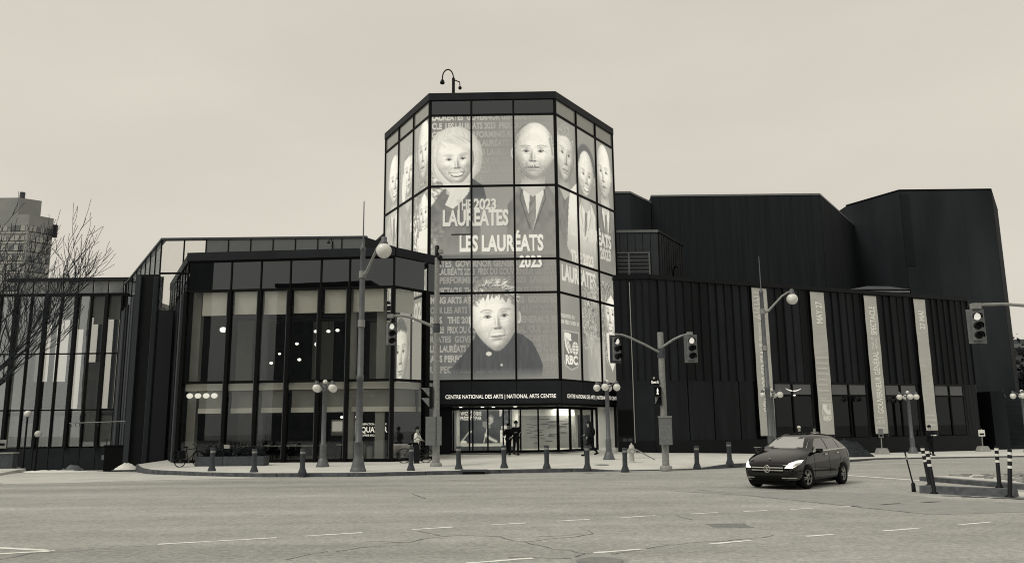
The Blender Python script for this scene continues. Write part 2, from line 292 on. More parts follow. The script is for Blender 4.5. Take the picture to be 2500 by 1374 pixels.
# ------------------------------------------------------------------ screen pictures, painted as vertex colours
class Canvas:
    def __init__(s, X, Y, base): s.X, s.Y = X, Y; s.V = np.full(X.shape, float(base))
    def put(s, mask, val): s.V = s.V*(1-mask)+val*mask
    def ell(s, cx, cy, rx, ry, rot=0, soft=.08):
        c, n = math.cos(rot), math.sin(rot); a = ((s.X-cx)*c+(s.Y-cy)*n)/rx; b = (-(s.X-cx)*n+(s.Y-cy)*c)/ry; d = np.sqrt(a*a+b*b); return np.clip((1-d)/soft+.5, 0, 1)
    def poly(s, P):
        m = np.zeros(s.X.shape, bool); n = len(P)
        for i in range(n):
            x0, y0 = P[i]; x1, y1 = P[(i+1) % n]
            if y0 == y1: continue
            cond = (s.Y > min(y0, y1)) & (s.Y <= max(y0, y1)); m ^= cond & (s.X < x0+(s.Y-y0)*(x1-x0)/(y1-y0))
        return m.astype(float)
    def win(s, P, w):
        gx, gy = s.X[0, :], s.Y[:, 0]; xs_ = [p[0] for p in P]; ys_ = [p[1] for p in P]
        i0, i1 = np.searchsorted(gx, [min(xs_)-w*1.4, max(xs_)+w*1.4]); j0, j1 = np.searchsorted(gy, [min(ys_)-w*1.4, max(ys_)+w*1.4]); return j0, j1, i0, i1
    def seg(s, P, w, X, Y):
        d = np.full(X.shape, 1e9)
        for (x0, y0), (x1, y1) in zip(P, P[1:]):
            dx, dy = x1-x0, y1-y0; L = dx*dx+dy*dy+1e-9; t = np.clip(((X-x0)*dx+(Y-y0)*dy)/L, 0, 1); d = np.minimum(d, np.hypot(X-x0-t*dx, Y-y0-t*dy))
        return np.clip(1.2-d/w, 0, 1)
    def line(s, P, w):
        m = np.zeros(s.X.shape); j0, j1, i0, i1 = s.win(P, w)
        if j1 > j0 and i1 > i0: m[j0:j1, i0:i1] = s.seg(P, w, s.X[j0:j1, i0:i1], s.Y[j0:j1, i0:i1])
        return m
    def strand(s, P, w, val, al):
        j0, j1, i0, i1 = s.win(P, w)
        if j1 > j0 and i1 > i0: q = s.V[j0:j1, i0:i1]; m = s.seg(P, w, s.X[j0:j1, i0:i1], s.Y[j0:j1, i0:i1])*al; s.V[j0:j1, i0:i1] = q*(1-m)+val*m
    def noise(s, sx, sy, rot=0, seed=0):
        g = np.random.default_rng(seed).random((64, 64)); c, n = math.cos(rot), math.sin(rot); u = (s.X*c+s.Y*n)/sx; v = (-s.X*n+s.Y*c)/sy
        i, j = np.floor(u).astype(int), np.floor(v).astype(int); a, b = u-i, v-j; a = a*a*(3-2*a); b = b*b*(3-2*b); G = lambda p, q: g[p % 64, q % 64]
        return (G(i, j)*(1-a)+G(i+1, j)*a)*(1-b)+(G(i, j+1)*(1-a)+G(i+1, j+1)*a)*b
    def text(s, txt, x0, x1, ybase, h, bold=.03):
        """mask of a line of text fitted to x0..x1 with cap height h, baseline at ybase (y runs down)"""
        v, t = text_mesh(txt, bold); w = v[:, 0].max(); px = x0+v[:, 0]/w*(x1-x0); py = ybase-v[:, 1]*h; m = np.zeros(s.X.shape)
        gx, gy = s.X[0, :], s.Y[:, 0]; sgn = 1
        tx, ty = px[t], py[t]; t = t[(tx.max(1) > gx[0]-1) & (tx.min(1) < gx[-1]+1) & (ty.max(1) > gy[0]-1) & (ty.min(1) < gy[-1]+1)]
        for a, b, c in t:
            ax, bx, cx = px[a], px[b], px[c]; ay, by, cy = py[a], py[b], py[c]
            i0, i1 = np.searchsorted(gx, [min(ax, bx, cx)-.8, max(ax, bx, cx)+.8])
            j0, j1 = np.searchsorted(gy*sgn, sorted([sgn*(min(ay, by, cy)-.3), sgn*(max(ay, by, cy)+.3)]))
            if i1 <= i0 or j1 <= j0: continue
            X, Y = s.X[j0:j1, i0:i1], s.Y[j0:j1, i0:i1]; D = (by-cy)*(ax-cx)+(cx-bx)*(ay-cy)
            if abs(D) < 1e-9: continue
            l1 = ((by-cy)*(X-cx)+(cx-bx)*(Y-cy))/D; l2 = ((cy-ay)*(X-cx)+(ax-cx)*(Y-cy))/D; e = 1e-3
            ins = (l1 >= -e) & (l2 >= -e) & (1-l1-l2 >= -e); m[j0:j1, i0:i1] = np.maximum(m[j0:j1, i0:i1], ins)
        return m
def head_depth(A, B, t, smile):
    """front relief of a head: A across, B from crown (-1) to chin (1)"""
    G = lambda a, b, sa, sb: np.exp(-((A-a)/sa)**2-((B-b)/sb)**2)
    wj = np.where(B > .1, 1-.36*np.clip((B-.1)/.9, 0, 1)**1.8, 1-.04*np.clip(-B, 0, 1)); z = .95*np.sqrt(np.clip(1.02-(A/wj)**2*.98-(B*.97)**2, 0, 2))
    k = np.clip((B+.14)/.44, 0, 1); nose = .27*k*k*(3-2*k)*(1-np.clip((B-.335)/.06, 0, 1)); z = z+nose*np.exp(-((A-t*1.5)/(.075+.05*np.clip(B+.1, 0, .5)))**2)
    for s in (-1, 1):
        z = z+.055*G(s*.125+t*1.4, .325, .055, .05)-.085*G(s*.35+t, -.01, .17, .085)+.055*G(s*.36+t, .015, .1, .05)+.05*G(s*.34+t, -.16, .22, .05)+(.05+.05*smile)*G(s*.5+t, .27-.03*smile, .19, .13)-.025*G(s*(.36+.06*smile)+t, .50, .05, .12)-.03*G(s*.3+t, .13, .16, .03)
    z = z+.045*G(t, .555, .2, .028)-.06*G(t, .595, .24+.06*smile, .014)+.05*G(t, .64, .17, .032)-.025*G(t, .72, .22, .035)+.06*G(t, .86, .22, .09)
    return z, wj
def portrait(c, cx, cy, hw, hh, rot=0, hair='bald', beard=0, smile=0, skin=232, jacket=70, sh=2.2, neck=True, suit=True, turn=0, shoulders=True, seed=1, long_=1.0, glow=0):
    """a generic head shaded like a studio portrait: hw, hh half width and half height; rot tilts it"""
    X, Y = c.X, c.Y; co, si = math.cos(rot), math.sin(rot); A = ((X-cx)*co+(Y-cy)*si)/hw; B = (-(X-cx)*si+(Y-cy)*co)/hh
    if A.min() > 3.2 or A.max() < -3.2 or B.min() > 5.2 or B.max() < -2.2: return
    def W(a, b): return (cx+(a*hw*co-b*hh*si), cy+(a*hw*si+b*hh*co))
    rs = random.Random(seed); nz = c.noise(hw*.2, hh*.2, 0, seed); fine = c.noise(hw*.05, hh*.3, .5, seed+3); sg3 = (-1, 1); t = turn*.16
    if shoulders:
        fade = np.clip((cy+hh*4.0-Y)/(hh*1.6), 0, 1)
        S = c.poly([(cx-hw*sh, cy+hh*3.9), (cx-hw*sh*.95, cy+hh*1.85), (cx-hw*sh*.7, cy+hh*1.5), (cx-hw*.6, cy+hh*1.15), (cx+hw*.6, cy+hh*1.15), (cx+hw*sh*.7, cy+hh*1.5), (cx+hw*sh*.95, cy+hh*1.85), (cx+hw*sh, cy+hh*3.9)])
        c.put(S*fade*.92, jacket+nz*26)
        if suit:
            c.put(c.poly([W(-.46, .8), W(.46, .8), W(.52, 1.5), W(.05, 2.75), W(-.47, 1.5)])*fade, 232-14*nz); c.put(c.poly([W(-.13, 1.25), W(.13, 1.25), W(.19, 2.3), W(.02, 2.8), W(-.19, 2.3)])*fade, 112+fine*40)
            for s in sg3: c.put(c.line([W(s*.5, 1.2), W(s*.62, 1.65), W(s*.1, 2.7)], hw*.03)*fade*.6, 60)
    if neck: nk = c.poly([W(-.52, .5), W(.52, .5), W(.60, 1.3), W(0, 1.6), W(-.60, 1.3)]); c.put(nk, skin-38-26*np.clip(np.abs(A)*1.4-.2, 0, 1)-34*np.clip((1.12-B)/.25, 0, 1))
    if hair == 'bob':
        hb = np.clip((1-np.sqrt((A/1.44)**2+((B+.10)/1.14)**2)+.03*(nz-.5))/.04+.5, 0, 1)*np.clip((.98-B+.1*np.abs(A))/.12, 0, 1)
        vol = np.sqrt(np.clip(1-(A/1.5)**2-((B+.1)/1.3)**2, 0, 1)); c.put(hb, 176+72*vol-22*np.clip(A, 0, 1.5)*.6-30*np.clip(np.abs(A)-.8, 0, 1)*np.clip(B+.3, 0, 1))
        for k in range(150):
            th = rs.uniform(-1.75, 1.75); r0 = rs.uniform(.8, 1.32); a0, b0 = math.sin(th)*r0, -.12-math.cos(th)*r0*.84; dr = .10*math.copysign(1, a0); c.strand([W(a0, b0), W(a0+dr, b0+.18), W(a0+dr*.9, b0+.38), W(a0+dr*.2, b0+.56)], hw*.013, rs.choice((150, 175, 190, 238, 246)), .5)
    if hair == 'curly':
        h = np.sqrt(((A+.25)/1.95)**2+((B-.35)/1.75)**2)+.14*(nz-.5); c.put(np.clip((1-h)/.06, 0, 1), 150)
        for k in range(420):
            a0, b0 = rs.gauss(-.65, .8), rs.uniform(-1.25, 2.0)
            if ((a0+.25)/1.95)**2+((b0-.35)/1.75)**2 > 1.05: continue
            r_ = rs.uniform(.06, .16); t0 = rs.uniform(0, 6.3); c.strand([W(a0+r_*math.cos(t0+q*.8), b0+r_*.6*math.sin(t0+q*.8)) for q in range(5)], hw*.02, rs.choice((62, 90, 120, 190, 220, 236, 242)), .75)
    if hair in ('bald', 'short', 'grey', 'spiky'):
        for s in sg3: c.put(c.ell(*W(s*1.0, .08), hw*.12, hh*.19, rot), skin-40); c.put(c.ell(*W(s*1.01, .08), hw*.05, hh*.12, rot, .6), skin-75)
    z, wj = head_depth(A, B, t, smile); e = .012; zx = (head_depth(A+e, B, t, smile)[0]-z)/e; zy = (head_depth(A, B+e, t, smile)[0]-z)/e*(hw/hh)
    n = np.sqrt(1+zx*zx+zy*zy); lx, ly, lz = -.35 if turn >= 0 else .35, -.42, .84; lam = np.clip((-zx*lx-zy*ly+lz)/n, 0, 1.2); fill = np.clip((zx*lx*.8+.9)/n, 0, 1)
    d = np.sqrt((A/wj)**2+B*B); fm = np.clip((1-d)/.04+.5, 0, 1)
    val = skin-100+98*lam+26*fill-12*(nz-.5); val = val+14*(c.noise(hw*.07, hh*.05, .4, seed+21)-.5)+12*(c.noise(hw*.03, hh*.022, -.3, seed+22)-.5); val = np.clip(val, 90, 248); c.put(fm, val)
    ex = .355
    for s in sg3:
        q = s*ex+t
        for k in range(14): a0 = s*(ex-.2+.45*k/13)+t; b0 = -.15-.045*math.sin(math.pi*(k+2)/16)+rs.uniform(-.012, .012); c.strand([W(a0, b0+.008), W(a0+s*.05, b0-.008)], hw*.022, 135 if hair != 'bob' else 178, .5)
        c.put(c.ell(*W(q, .012), hw*.15, hh*.042, rot, .8)*fm, 206); c.put(c.ell(*W(q+t*.1, .008), hw*.07, hh*.044, rot, .7)*fm, 74); c.put(c.ell(*W(q+t*.1, .008), hw*.032, hh*.02, rot, .5)*fm, 22); c.put(c.ell(*W(q+.02, -.006), hw*.014, hh*.009, rot, .5)*fm, 240)
        c.put(c.line([W(q-s*.15, .018), W(q-s*.04, -.028), W(q+s*.07, -.026), W(q+s*.165, .01)], hw*.024)*fm*.85, 76); c.put(c.line([W(q-s*.12, -.045), W(q, -.068), W(q+s*.14, -.04)], hw*.02)*fm*.4, 130)
        c.put(c.line([W(q-s*.11, .045), W(q+s*.1, .045)], hw*.018)*fm*.4, 130); c.put(c.ell(*W(s*.095+t*1.5, .352), hw*.042, hh*.018, rot, .7)*fm, 92)
    for k in range(4 if hair != 'curly' else 0): b0 = -.36-.07*k; c.put(c.line([W(-.4+t+.05*k, b0), W(t, b0-.03), W(.42+t-.06*k, b0+.005)], hw*.016)*fm*.22, 140)
    for s in sg3:
        c.put(c.line([W(s*.21+t, .33), W(s*(.34+.08*smile)+t, .46), W(s*(.39+.07*smile)+t, .60)], hw*.02)*fm*(.4+.25*smile), 128)
        for k in range(3): c.put(c.line([W(s*(ex+.2)+t, .0+.025*k), W(s*(ex+.34)+t, -.03+.05*k)], hw*.012)*fm*.35, 130)
    if smile:
        c.put(c.poly([W(-.40+t, .515), W(-.15+t, .54), W(.15+t, .54), W(.40+t, .515), W(.27+t, .66), W(t, .72), W(-.27+t, .66)])*fm*.85, 112)
        c.put(c.poly([W(-.35+t, .54), W(.35+t, .54), W(.22+t, .63), W(t, .665), W(-.22+t, .63)])*fm, 243)
        for k in range(-3, 4): c.put(c.line([W(k*.07+t, .552), W(k*.065+t, .63)], hw*.008)*fm*.25, 150)
        c.put(c.line([W(-.42+t, .505), W(t, .538), W(.42+t, .505)], hw*.022)*fm*.7, 120)
    else:
        c.put(c.line([W(-.29+t, .572), W(-.2+t, .592), W(t, .604), W(.2+t, .592), W(.30+t, .568)], hw*.024)*fm*.85, 84); c.put(c.ell(*W(t, .572), hw*.22, hh*.022, rot, .9)*fm*.5, 150); c.put(c.ell(*W(t, .632), hw*.19, hh*.026, rot, .9)*fm*.35, 165)
    if beard:
        bm = np.clip((B-.40)/.14, 0, 1)*np.clip((np.abs(A-t)-.06+np.clip(B-.64, 0, 1)*4)/.3, 0, 1)*fm; c.put(bm*beard*.45, 150)
        for k in range(int(520*beard)):
            a0, b0 = rs.uniform(-.8, .8), rs.uniform(.40, .98)
            if a0*a0/(.8*(1.45-b0))+0 > .8 or (abs(a0-t) < .3 and .57 < b0 < .68): continue
            if b0 < .5 and abs(a0-t) > .34 and abs(a0) < .55: continue
            c.strand([W(a0, b0), W(a0+rs.uniform(-.02, .02), b0+.035)], hw*.014, rs.choice((85, 110, 150, 215)), .55)
        for k in range(40): a0 = rs.uniform(-.3, .3); b0 = .505+.09*abs(a0)/.3*.6; c.strand([W(a0+t, b0), W(a0*1.25+t, b0+.045)], hw*.018, rs.choice((80, 105, 140)), .6*beard+.2)
    if hair == 'bald':
        for k in range(90): s = rs.choice(sg3); b0 = rs.uniform(-.62, .05); a0 = s*(math.sqrt(max(.05, 1-b0*b0))-rs.uniform(0, .10)); c.strand([W(a0, b0), W(a0+s*.02, b0+.07)], hw*.014, rs.choice((90, 120, 160, 215)), .5)
    if hair in ('short', 'grey'):
        hl = np.clip((-.60-B+.18*np.abs(A)+.1*(nz-.5))/.07, 0, 1)*fm; hl = np.maximum(hl, np.clip((np.abs(A)-.88)/.07, 0, 1)*np.clip((.05-B)/.1, 0, 1)*fm); c.put(hl, 105 if hair == 'short' else 150)
        for k in range(130):
            a0 = rs.uniform(-.95, .95); b0 = -rs.uniform(.58, 1.0)*math.sqrt(max(.1, 1-a0*a0*.9)); c.strand([W(a0, b0), W(a0*1.06+.03, b0-.08)], hw*.016, rs.choice((70, 110, 180, 215)) if hair == 'short' else rs.choice((115, 160, 205, 232)), .65)
    if hair == 'spiky':
        cap = np.clip((1.04-np.sqrt((A/1.07)**2+((B+.38)/.78)**2))/.06, 0, 1)*np.clip((-.53-B+.36*A*A+.30*(c.noise(hw*.09, hh*.25, .2, seed+12)-.5))/.08, 0, 1); cap = np.maximum(cap, np.clip((1.08-np.abs(A))/.05, 0, 1)*np.clip((np.abs(A)-.93)/.05, 0, 1)*np.clip((.02-B)/.1, 0, 1)*np.clip((B+.75)/.1, 0, 1)); c.put(cap, 140)
        for k in range(260):
            th = rs.uniform(-1.75, 1.75); r0 = rs.uniform(.62, .98); a0, b0 = math.sin(th)*r0, -.46-math.cos(th)*r0*.58
            if b0 > -.6 and abs(a0) < .82: continue
            L_ = rs.uniform(.10, .22); th2 = th+rs.uniform(.2, 1.5); a1, b1 = a0+math.sin(th2)*L_, b0-math.cos(th2)*L_*.5; c.strand([W(a0, b0), W((a0+a1)/2+rs.uniform(-.03, .03), (b0+b1)/2), W(a1, b1)], hw*rs.uniform(.012, .028), rs.choice((62, 95, 140, 200, 220, 236, 244)), .75)
        for k in range(90): a0 = rs.uniform(-.88, .88); b0 = -.64+.30*a0*a0+rs.uniform(-.12, .03); c.strand([W(a0, b0), W(a0+rs.uniform(-.1, .12), b0+rs.uniform(.05, .13))], hw*.016, rs.choice((95, 130, 190)), .6)
    if hair == 'bob':
        fr = np.clip((-.50-B+.30*A+.1*(fine-.5))/.10, 0, 1)*fm; c.put(fr, 226+14*(nz-.5))
        for k in range(60): a0 = rs.uniform(-.8, .9); b0 = -.98+.25*a0*a0+rs.uniform(0, .25); c.strand([W(a0, b0), W(a0+.14, b0+.08), W(a0+.32, b0+.2)], hw*.013, rs.choice((165, 195, 245)), .45)
    if hair == 'curly': c.put(np.clip((-.66-B+.2*(nz-.5)+.35*np.abs(A))/.08, 0, 1)*fm, 95+fine*110)
ROWS = ["LAUREATES  GOVERNOR GENERAL'S PERFO", "CLE  LES LAURÉATS 2023  PRIX DU GOUVERN", "GENERAL'S PERFORMING ARTS AWARDS", "SPECTACLE  LES LAURÉATS 2023  PRIX DU", "AWARDS  THE 2023 LAUREATES  GOVERNO", "LAURÉATS 2023  PRIX DU GOUVERNEUR GÉ", "ARTS DU SPECTACLE  LAUREATES  GOUVE", "GÉNÉRAL POUR LES ARTS DU  GOUVERNEU"]
LOW = [("LEATES  GOVERNOR GENERAL'S PERFORMI", 660), ("ES  LAURÉATS 2023  PRIX DU GOUVERNEUR GÉNÉRAL", 680), ("L'S PERFORMING ARTS  THE 2023  LAUREAT", 700), ("U SPECTACLE  THE 2023 LAURÉATS PRIX DU GOUVERN", 726), ("MING ARTS AWARDS  LAUREATES  GOVERNO", 749), ("OUR LES ARTS DU SPECTACLE  LAURÉATS 2023  P", 773), ("RDS   THE 2023  GOVERNOR GENERAL'S PE", 797), ("S 2023  PRIX DU GOUVERNEUR GÉNÉRAL POUR LES AR", 820), ("REATES  GOVERNOR  PERFORMING ARTS AV", 843), ("LES LAURÉATS 2023 PRIX DU GOUVERN  GÉNÉRAL", 866), ("AL'S PERFORMING ARTS AWARDS  LAUREA", 889), ("U SPECTACLE  LES LAURÉATS  GOUVERN", 915)]
def paint_front(X, Y):
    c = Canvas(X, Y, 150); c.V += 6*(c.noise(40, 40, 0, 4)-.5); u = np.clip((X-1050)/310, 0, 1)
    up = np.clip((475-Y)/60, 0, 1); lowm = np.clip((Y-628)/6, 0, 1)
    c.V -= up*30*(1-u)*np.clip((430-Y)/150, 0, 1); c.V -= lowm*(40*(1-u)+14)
    for k, r in enumerate(ROWS):
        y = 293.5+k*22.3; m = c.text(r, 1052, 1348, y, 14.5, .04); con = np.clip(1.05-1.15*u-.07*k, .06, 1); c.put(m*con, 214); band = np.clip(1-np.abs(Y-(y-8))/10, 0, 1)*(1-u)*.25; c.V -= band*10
    for k, (r, y) in enumerate(LOW):
        m = c.text(r, 1050, 1362, y, 14.5, .04); con = np.clip(.72-.62*u, .16, 1)*(1-.25*(k % 3 == 2)); c.put(m*con, 205)
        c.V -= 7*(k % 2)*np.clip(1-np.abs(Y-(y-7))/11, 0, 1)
    # the laughing woman's curls spill round the left corner
    cu = c.noise(7, 5, .6, 31)*c.noise(6, 8, -.5, 33); hm = np.clip((1098+18*np.sin(Y/37)-X-22*np.clip((Y-540)/70, 0, 1))/10, 0, 1)*np.clip((Y-425)/12, 0, 1)*np.clip((632-Y)/10, 0, 1); c.put(hm*.95, np.clip(120+330*cu, 85, 238))
    portrait(c, 1110, 392, 48, 66, -.08, 'bob', 0, 1, 240, 100, 1.35, True, False, .25, True, 21)
    c.put(c.poly([(1078, 452), (1148, 452), (1142, 480), (1120, 505), (1105, 517), (1085, 508), (1098, 480)]), 226-10*(c.noise(8, 20, .4, 3)))
    c.put(c.poly([(1150, 440), (1180, 460), (1188, 492), (1205, 505), (1160, 520), (1135, 500), (1148, 470)])*np.clip((520-Y)/35, 0, 1), 88)
    portrait(c, 1306, 375, 51, 72, .03, 'bald', .75, 0, 238, 112, 1.35, True, True, -.1, True, 41)
    for pts in ([(1262, 330), (1270, 318), (1285, 308)], [(1345, 345), (1350, 365), (1352, 385)]): c.put(c.line(pts, 3)*.6, 120)
    for txt, x0, x1, y, h, v in (('THE', 1113, 1152, 520, 25, 205), ('2023', 1156, 1212, 519, 25, 212), ('LAUREATES', 1080, 1242, 558, 36, 214), ('LES LAURÉATS', 1121, 1328, 622, 37, 232)):
        m = c.text(txt, x0, x1, y, h, .035); c.V -= 16*c.text(txt, x0+1.5, x1+2.5, y+2, h+1, .05)*(1-m); c.put(m, v)
    m = c.text('2023', 1268, 1324, 663, 27, .035); c.V -= 30*c.text('2023', 1270, 1327, 665, 28, .05)*(1-m); c.put(m, 232)
    c.put(((Y > 580) & (Y < 584) & (X > 1100) & (X < 1150)).astype(float), 22)
    # the lower portrait with the dark sweater
    c.put(c.poly([(1098, 935), (1100, 905), (1125, 880), (1160, 830), (1165, 815), (1250, 820), (1275, 826), (1300, 845), (1318, 880), (1324, 900), (1322, 935)])*np.clip((930-Y)/26, 0, 1), 70+14*(c.noise(5, 20, 0, 8)))
    portrait(c, 1208, 781, 57, 84, -.08, 'spiky', 0, 0, 238, 70, 1.8, False, False, .3, False, 61)
    c.put(c.ell(1193, 871, 7, 5), 215); c.put(c.ell(1224, 898, 3, 3), 190)
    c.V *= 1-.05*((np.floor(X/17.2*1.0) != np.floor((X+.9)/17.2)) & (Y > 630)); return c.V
def paint_right(T, Z):
    """T 0..1 across the face, Z metres; drawn in units of decimetres across 72 wide"""
    X, Y = T*72, (20.5-Z)*10; c = Canvas(X, Y, 146); c.V += 6*(c.noise(14, 14, 0, 2)-.5)
    portrait(c, 11, 31.5, 10.5, 17.5, .05, 'grey', .1, 0, 218, 105, 1.5, True, False, .3, True, 81)
    c.put(c.poly([(16, 52), (24, 46), (24, 100), (11, 86), (14, 60)])*np.clip((110-Y)/45, 0, 1), 232)
    c.put(c.ell(35.5, 33, 11.6, 14, 0, .1), 98)
    portrait(c, 35.5, 38, 10.0, 15, .05, 'bald', 0, 1, 228, 205, 1.35, True, True, .25, True, 82)
    portrait(c, 59, 30, 10.0, 17.5, -.03, 'bald', .45, 0, 236, 112, 1.35, True, True, -.3, True, 83)
    for txt, x0, x1, y, h, v in (('LES LAURÉATS', 16, 66, 78, 7.6, 214), ('2023', 51, 65, 86, 6.4, 202), ('THE 2023', 15, 42, 93.6, 6.2, 214), ('LAUREATES', 4, 44, 106, 8.2, 214), ('PRESENTED BY /', 2, 18, 127, 1.6, 205), ('UNE PRÉSENTATION DE', 2, 22, 130.5, 1.9, 205)): c.put(c.text(txt, x0, x1, y, h, .045), v)
    rs = random.Random(5); c.put(np.clip((X-27-2*np.sin(Y/3))/3, 0, 1)*(X < 58)*np.clip((Y-103-.25*np.clip(48-X, 0, 30))/3, 0, 1)*np.clip((143-Y)/5, 0, 1), 165)
    for k in range(420):
        a0, b0 = rs.uniform(27, 56), rs.uniform(103, 143)
        if b0 < 103+.3*(48-a0): continue
        r_ = rs.uniform(.5, 1.5); t0 = rs.uniform(0, 6.3); c.strand([(a0+r_*math.cos(t0+q*.8), b0+1.3*r_*math.sin(t0+q*.8)) for q in range(5)], .22, rs.choice((60, 90, 130, 195, 220, 236, 242)), .75)
    portrait(c, 62, 119, 8.6, 15.5, .04, 'curly', 0, 1, 238, 120, 1.4, False, False, -.1, False, 84)
    c.put(c.poly([(56, 131), (67, 131), (68, 146), (62.5, 154), (57, 147)]), 234); c.put((X < 53)*np.clip((X-30)/6, 0, 1)*np.clip((Y-134)/6, 0, 1)*.75, 190+40*(c.noise(1.2, 6, 0, 7)-.5))
    # bank shield: outlined shield, maned lion in swooping strokes, globe bands, three letters
    sh = c.poly([(4, 134.0), (22, 134.0), (22, 151.0), (20, 154.0), (13, 156.0), (6, 154.0), (4, 151.0)]); si = c.poly([(4.8, 134.7), (21.2, 134.7), (21.2, 150.7), (19.5, 153.2), (13, 155.0), (6.5, 153.2), (4.8, 150.7)]); c.put(sh, 178); c.put(si, 122)
    c.put(c.poly([(5.5, 135.5), (10, 135.2), (13, 136.0), (12.6, 138.3), (14, 139.2), (10.6, 139.6), (11.6, 141.6), (14.2, 145.5), (12.6, 146.5), (9.4, 143.6), (11, 146.9), (9.2, 146.7), (6.6, 143.4), (5.4, 139.0)])*si, 236)
    for k in range(3): c.put(c.line([(7+k*1.4, 138.0+k*.6), (7.9+k*1.5, 141.2), (10+k*1.5, 145.2)], .35)*si, 122)
    c.put(c.ell(17.4, 143.4, 3.5, 3.7)*si, 228)
    for k in range(3): c.put(c.line([(13.6, 141.6+k*1.7), (21, 141.6+k*1.7)], .28)*c.ell(17.4, 143.4, 3.5, 3.7), 122)
    c.put(c.line([(17.4, 139.5), (17.4, 147.3)], .28)*si, 122); c.put(c.text('RBC', 6.3, 19.8, 152.4, 4.6, .04), 240)
    return c.V
def paint_left(T, Z):
    X, Y = T*72, (20.5-Z)*10; c = Canvas(X, Y, 160); c.V += 6*(c.noise(14, 14, 0, 2)-.5)
    portrait(c, 16.5, 33.5, 10.5, 16, 0, 'bald', 0, .8, 236, 175, 1.3, True, True, .3, True, 91)
    portrait(c, 40, 34.5, 9.2, 15.5, .03, 'grey', .1, 0, 232, 150, 1.3, True, False, .2, True, 92); c.put(c.ell(32.5, 44, 3.0, 10), 236)
    portrait(c, 62.5, 28.5, 9.6, 18, .06, 'bald', .5, 0, 236, 120, 1.3, True, True, -.2, True, 93)
    portrait(c, 63.5, 66, 8.8, 15, .04, 'curly', 0, 1, 238, 150, 1.4, True, False, -.1, False, 94)
    c.put(c.poly([(55, 76), (72, 76), (72, 101), (57, 101)])*np.clip((101-Y)/6, 0, 1), 234); cu = c.noise(1.6, 1.2, .6, 31)*c.noise(1.4, 1.8, -.5, 33); c.put(np.clip((X-44-3*np.sin(Y/6))/3, 0, 1)*(X < 57)*np.clip((Y-62)/4, 0, 1)*np.clip((101-Y)/4, 0, 1), np.clip(130+300*cu, 90, 238))
    for txt, x0, x1, y, h, v in (('LES LAURÉATS', 6, 66, 112, 9, 222), ('2023', 46, 66, 126, 9, 222)): c.put(c.text(txt, x0, x1, y, h, .03), v)
    portrait(c, 30, 142, 13, 20, 0, 'short', 0, 0, 236, 75, 1.6, True, False, .2, False, 95); return c.V
def screen_material():
    m = bpy.data.materials.new('display_screen'); m.use_nodes = True; n, l = m.node_tree.nodes, m.node_tree.links; b = n['Principled BSDF']
    a = n.new('ShaderNodeVertexColor'); a.layer_name = 'picture'; b.inputs['Base Color'].default_value = tone(.03); b.inputs['Roughness'].default_value = .12; b.inputs['Specular IOR Level'].default_value = .35
    l.new(a.outputs[0], b.inputs['Emission Color']); b.inputs['Emission Strength'].default_value = .93; MATS['display_screen'] = m
screen_material()
def srgb2lin(a): a = np.clip(a, 0, 255)/255; return np.where(a <= .04045, a/12.92, ((a+.055)/1.055)**2.4)
def screen_pane(wall, u0, u1, z0, z1, painter, parent, d=.0, step=.042):
    nu, nz_ = max(2, int((u1-u0)/step)), max(2, int((z1-z0)/step)); U, Z = np.meshgrid(np.linspace(u0, u1, nu), np.linspace(z1, z0, nz_)); V = painter(U, Z)
    lin = srgb2lin(V); t = np.clip((V/255-.2)/.3, 0, 1); col = np.stack([lin*(.93+.115*t), lin, lin*(1.02-.165*t), np.ones_like(lin)], -1).reshape(-1, 4)
    o = origin(parent); P = np.array(wall.p0)[None, :]+np.array(wall.e)[None, :]*U.reshape(-1, 1)+np.array(wall.n)[None, :]*d-np.array(o)[None, :]; P[:, 2] = Z.reshape(-1)-o.z
    idx = np.arange(nu*nz_).reshape(nz_, nu); F = np.stack([idx[:-1, :-1], idx[1:, :-1], idx[1:, 1:], idx[:-1, 1:]], -1).reshape(-1, 4)
    me = bpy.data.meshes.new('display_pane'); me.vertices.add(len(P)); me.vertices.foreach_set('co', P.reshape(-1)); me.loops.add(F.size); me.loops.foreach_set('vertex_index', F.reshape(-1).astype(np.int32)); me.polygons.add(len(F))
    me.polygons.foreach_set('loop_start', np.arange(0, F.size, 4, dtype=np.int32)); me.update(calc_edges=True)
    ca = me.color_attributes.new('picture', 'FLOAT_COLOR', 'POINT'); ca.data.foreach_set('color', col.reshape(-1).astype(np.float32)); me.materials.append(MATS['display_screen'])
    ob = bpy.data.objects.new('display_pane', me); COL.objects.link(ob); ob.parent = parent; return ob
# ------------------------------------------------------------------ lantern tower
A, B_, C_, D_ = (-4.62, 43.6), (2.58, 43.5), (6.59, 49.48), (-8.13, 49.89)
tower = thing('lantern_tower', 'tall six-sided glass tower with glowing portrait screens above the entrance', 'tower', (-1, 46, .3))
WF, WR, WL = Wall(A, B_), Wall(B_, C_), Wall(D_, A)
ZR = [4.35, 9.12, 11.0, 15.2, 19.4, 20.32]
E_, F_ = (-4.1, 56.1), (3.1, 56.0)
def inset(f, k=.965): cx, cy = -1.0, 49.7; return [(cx+(x-cx)*k, cy+(y-cy)*k) for x, y in f]
MB().prism(inset([A, B_, C_, F_, E_, D_]), 3.15, 20.3).build('core', 'interior_dark', tower)  # unseen dark prism added inside the tower to block light
def front_px(U, Z): return paint_front(1045.5+U/WF.L*(314.5+(20.5-Z)*.62)-(20.5-Z)*.12, 236+(20.49-Z)*(42.4+.055*(20.49-Z)))
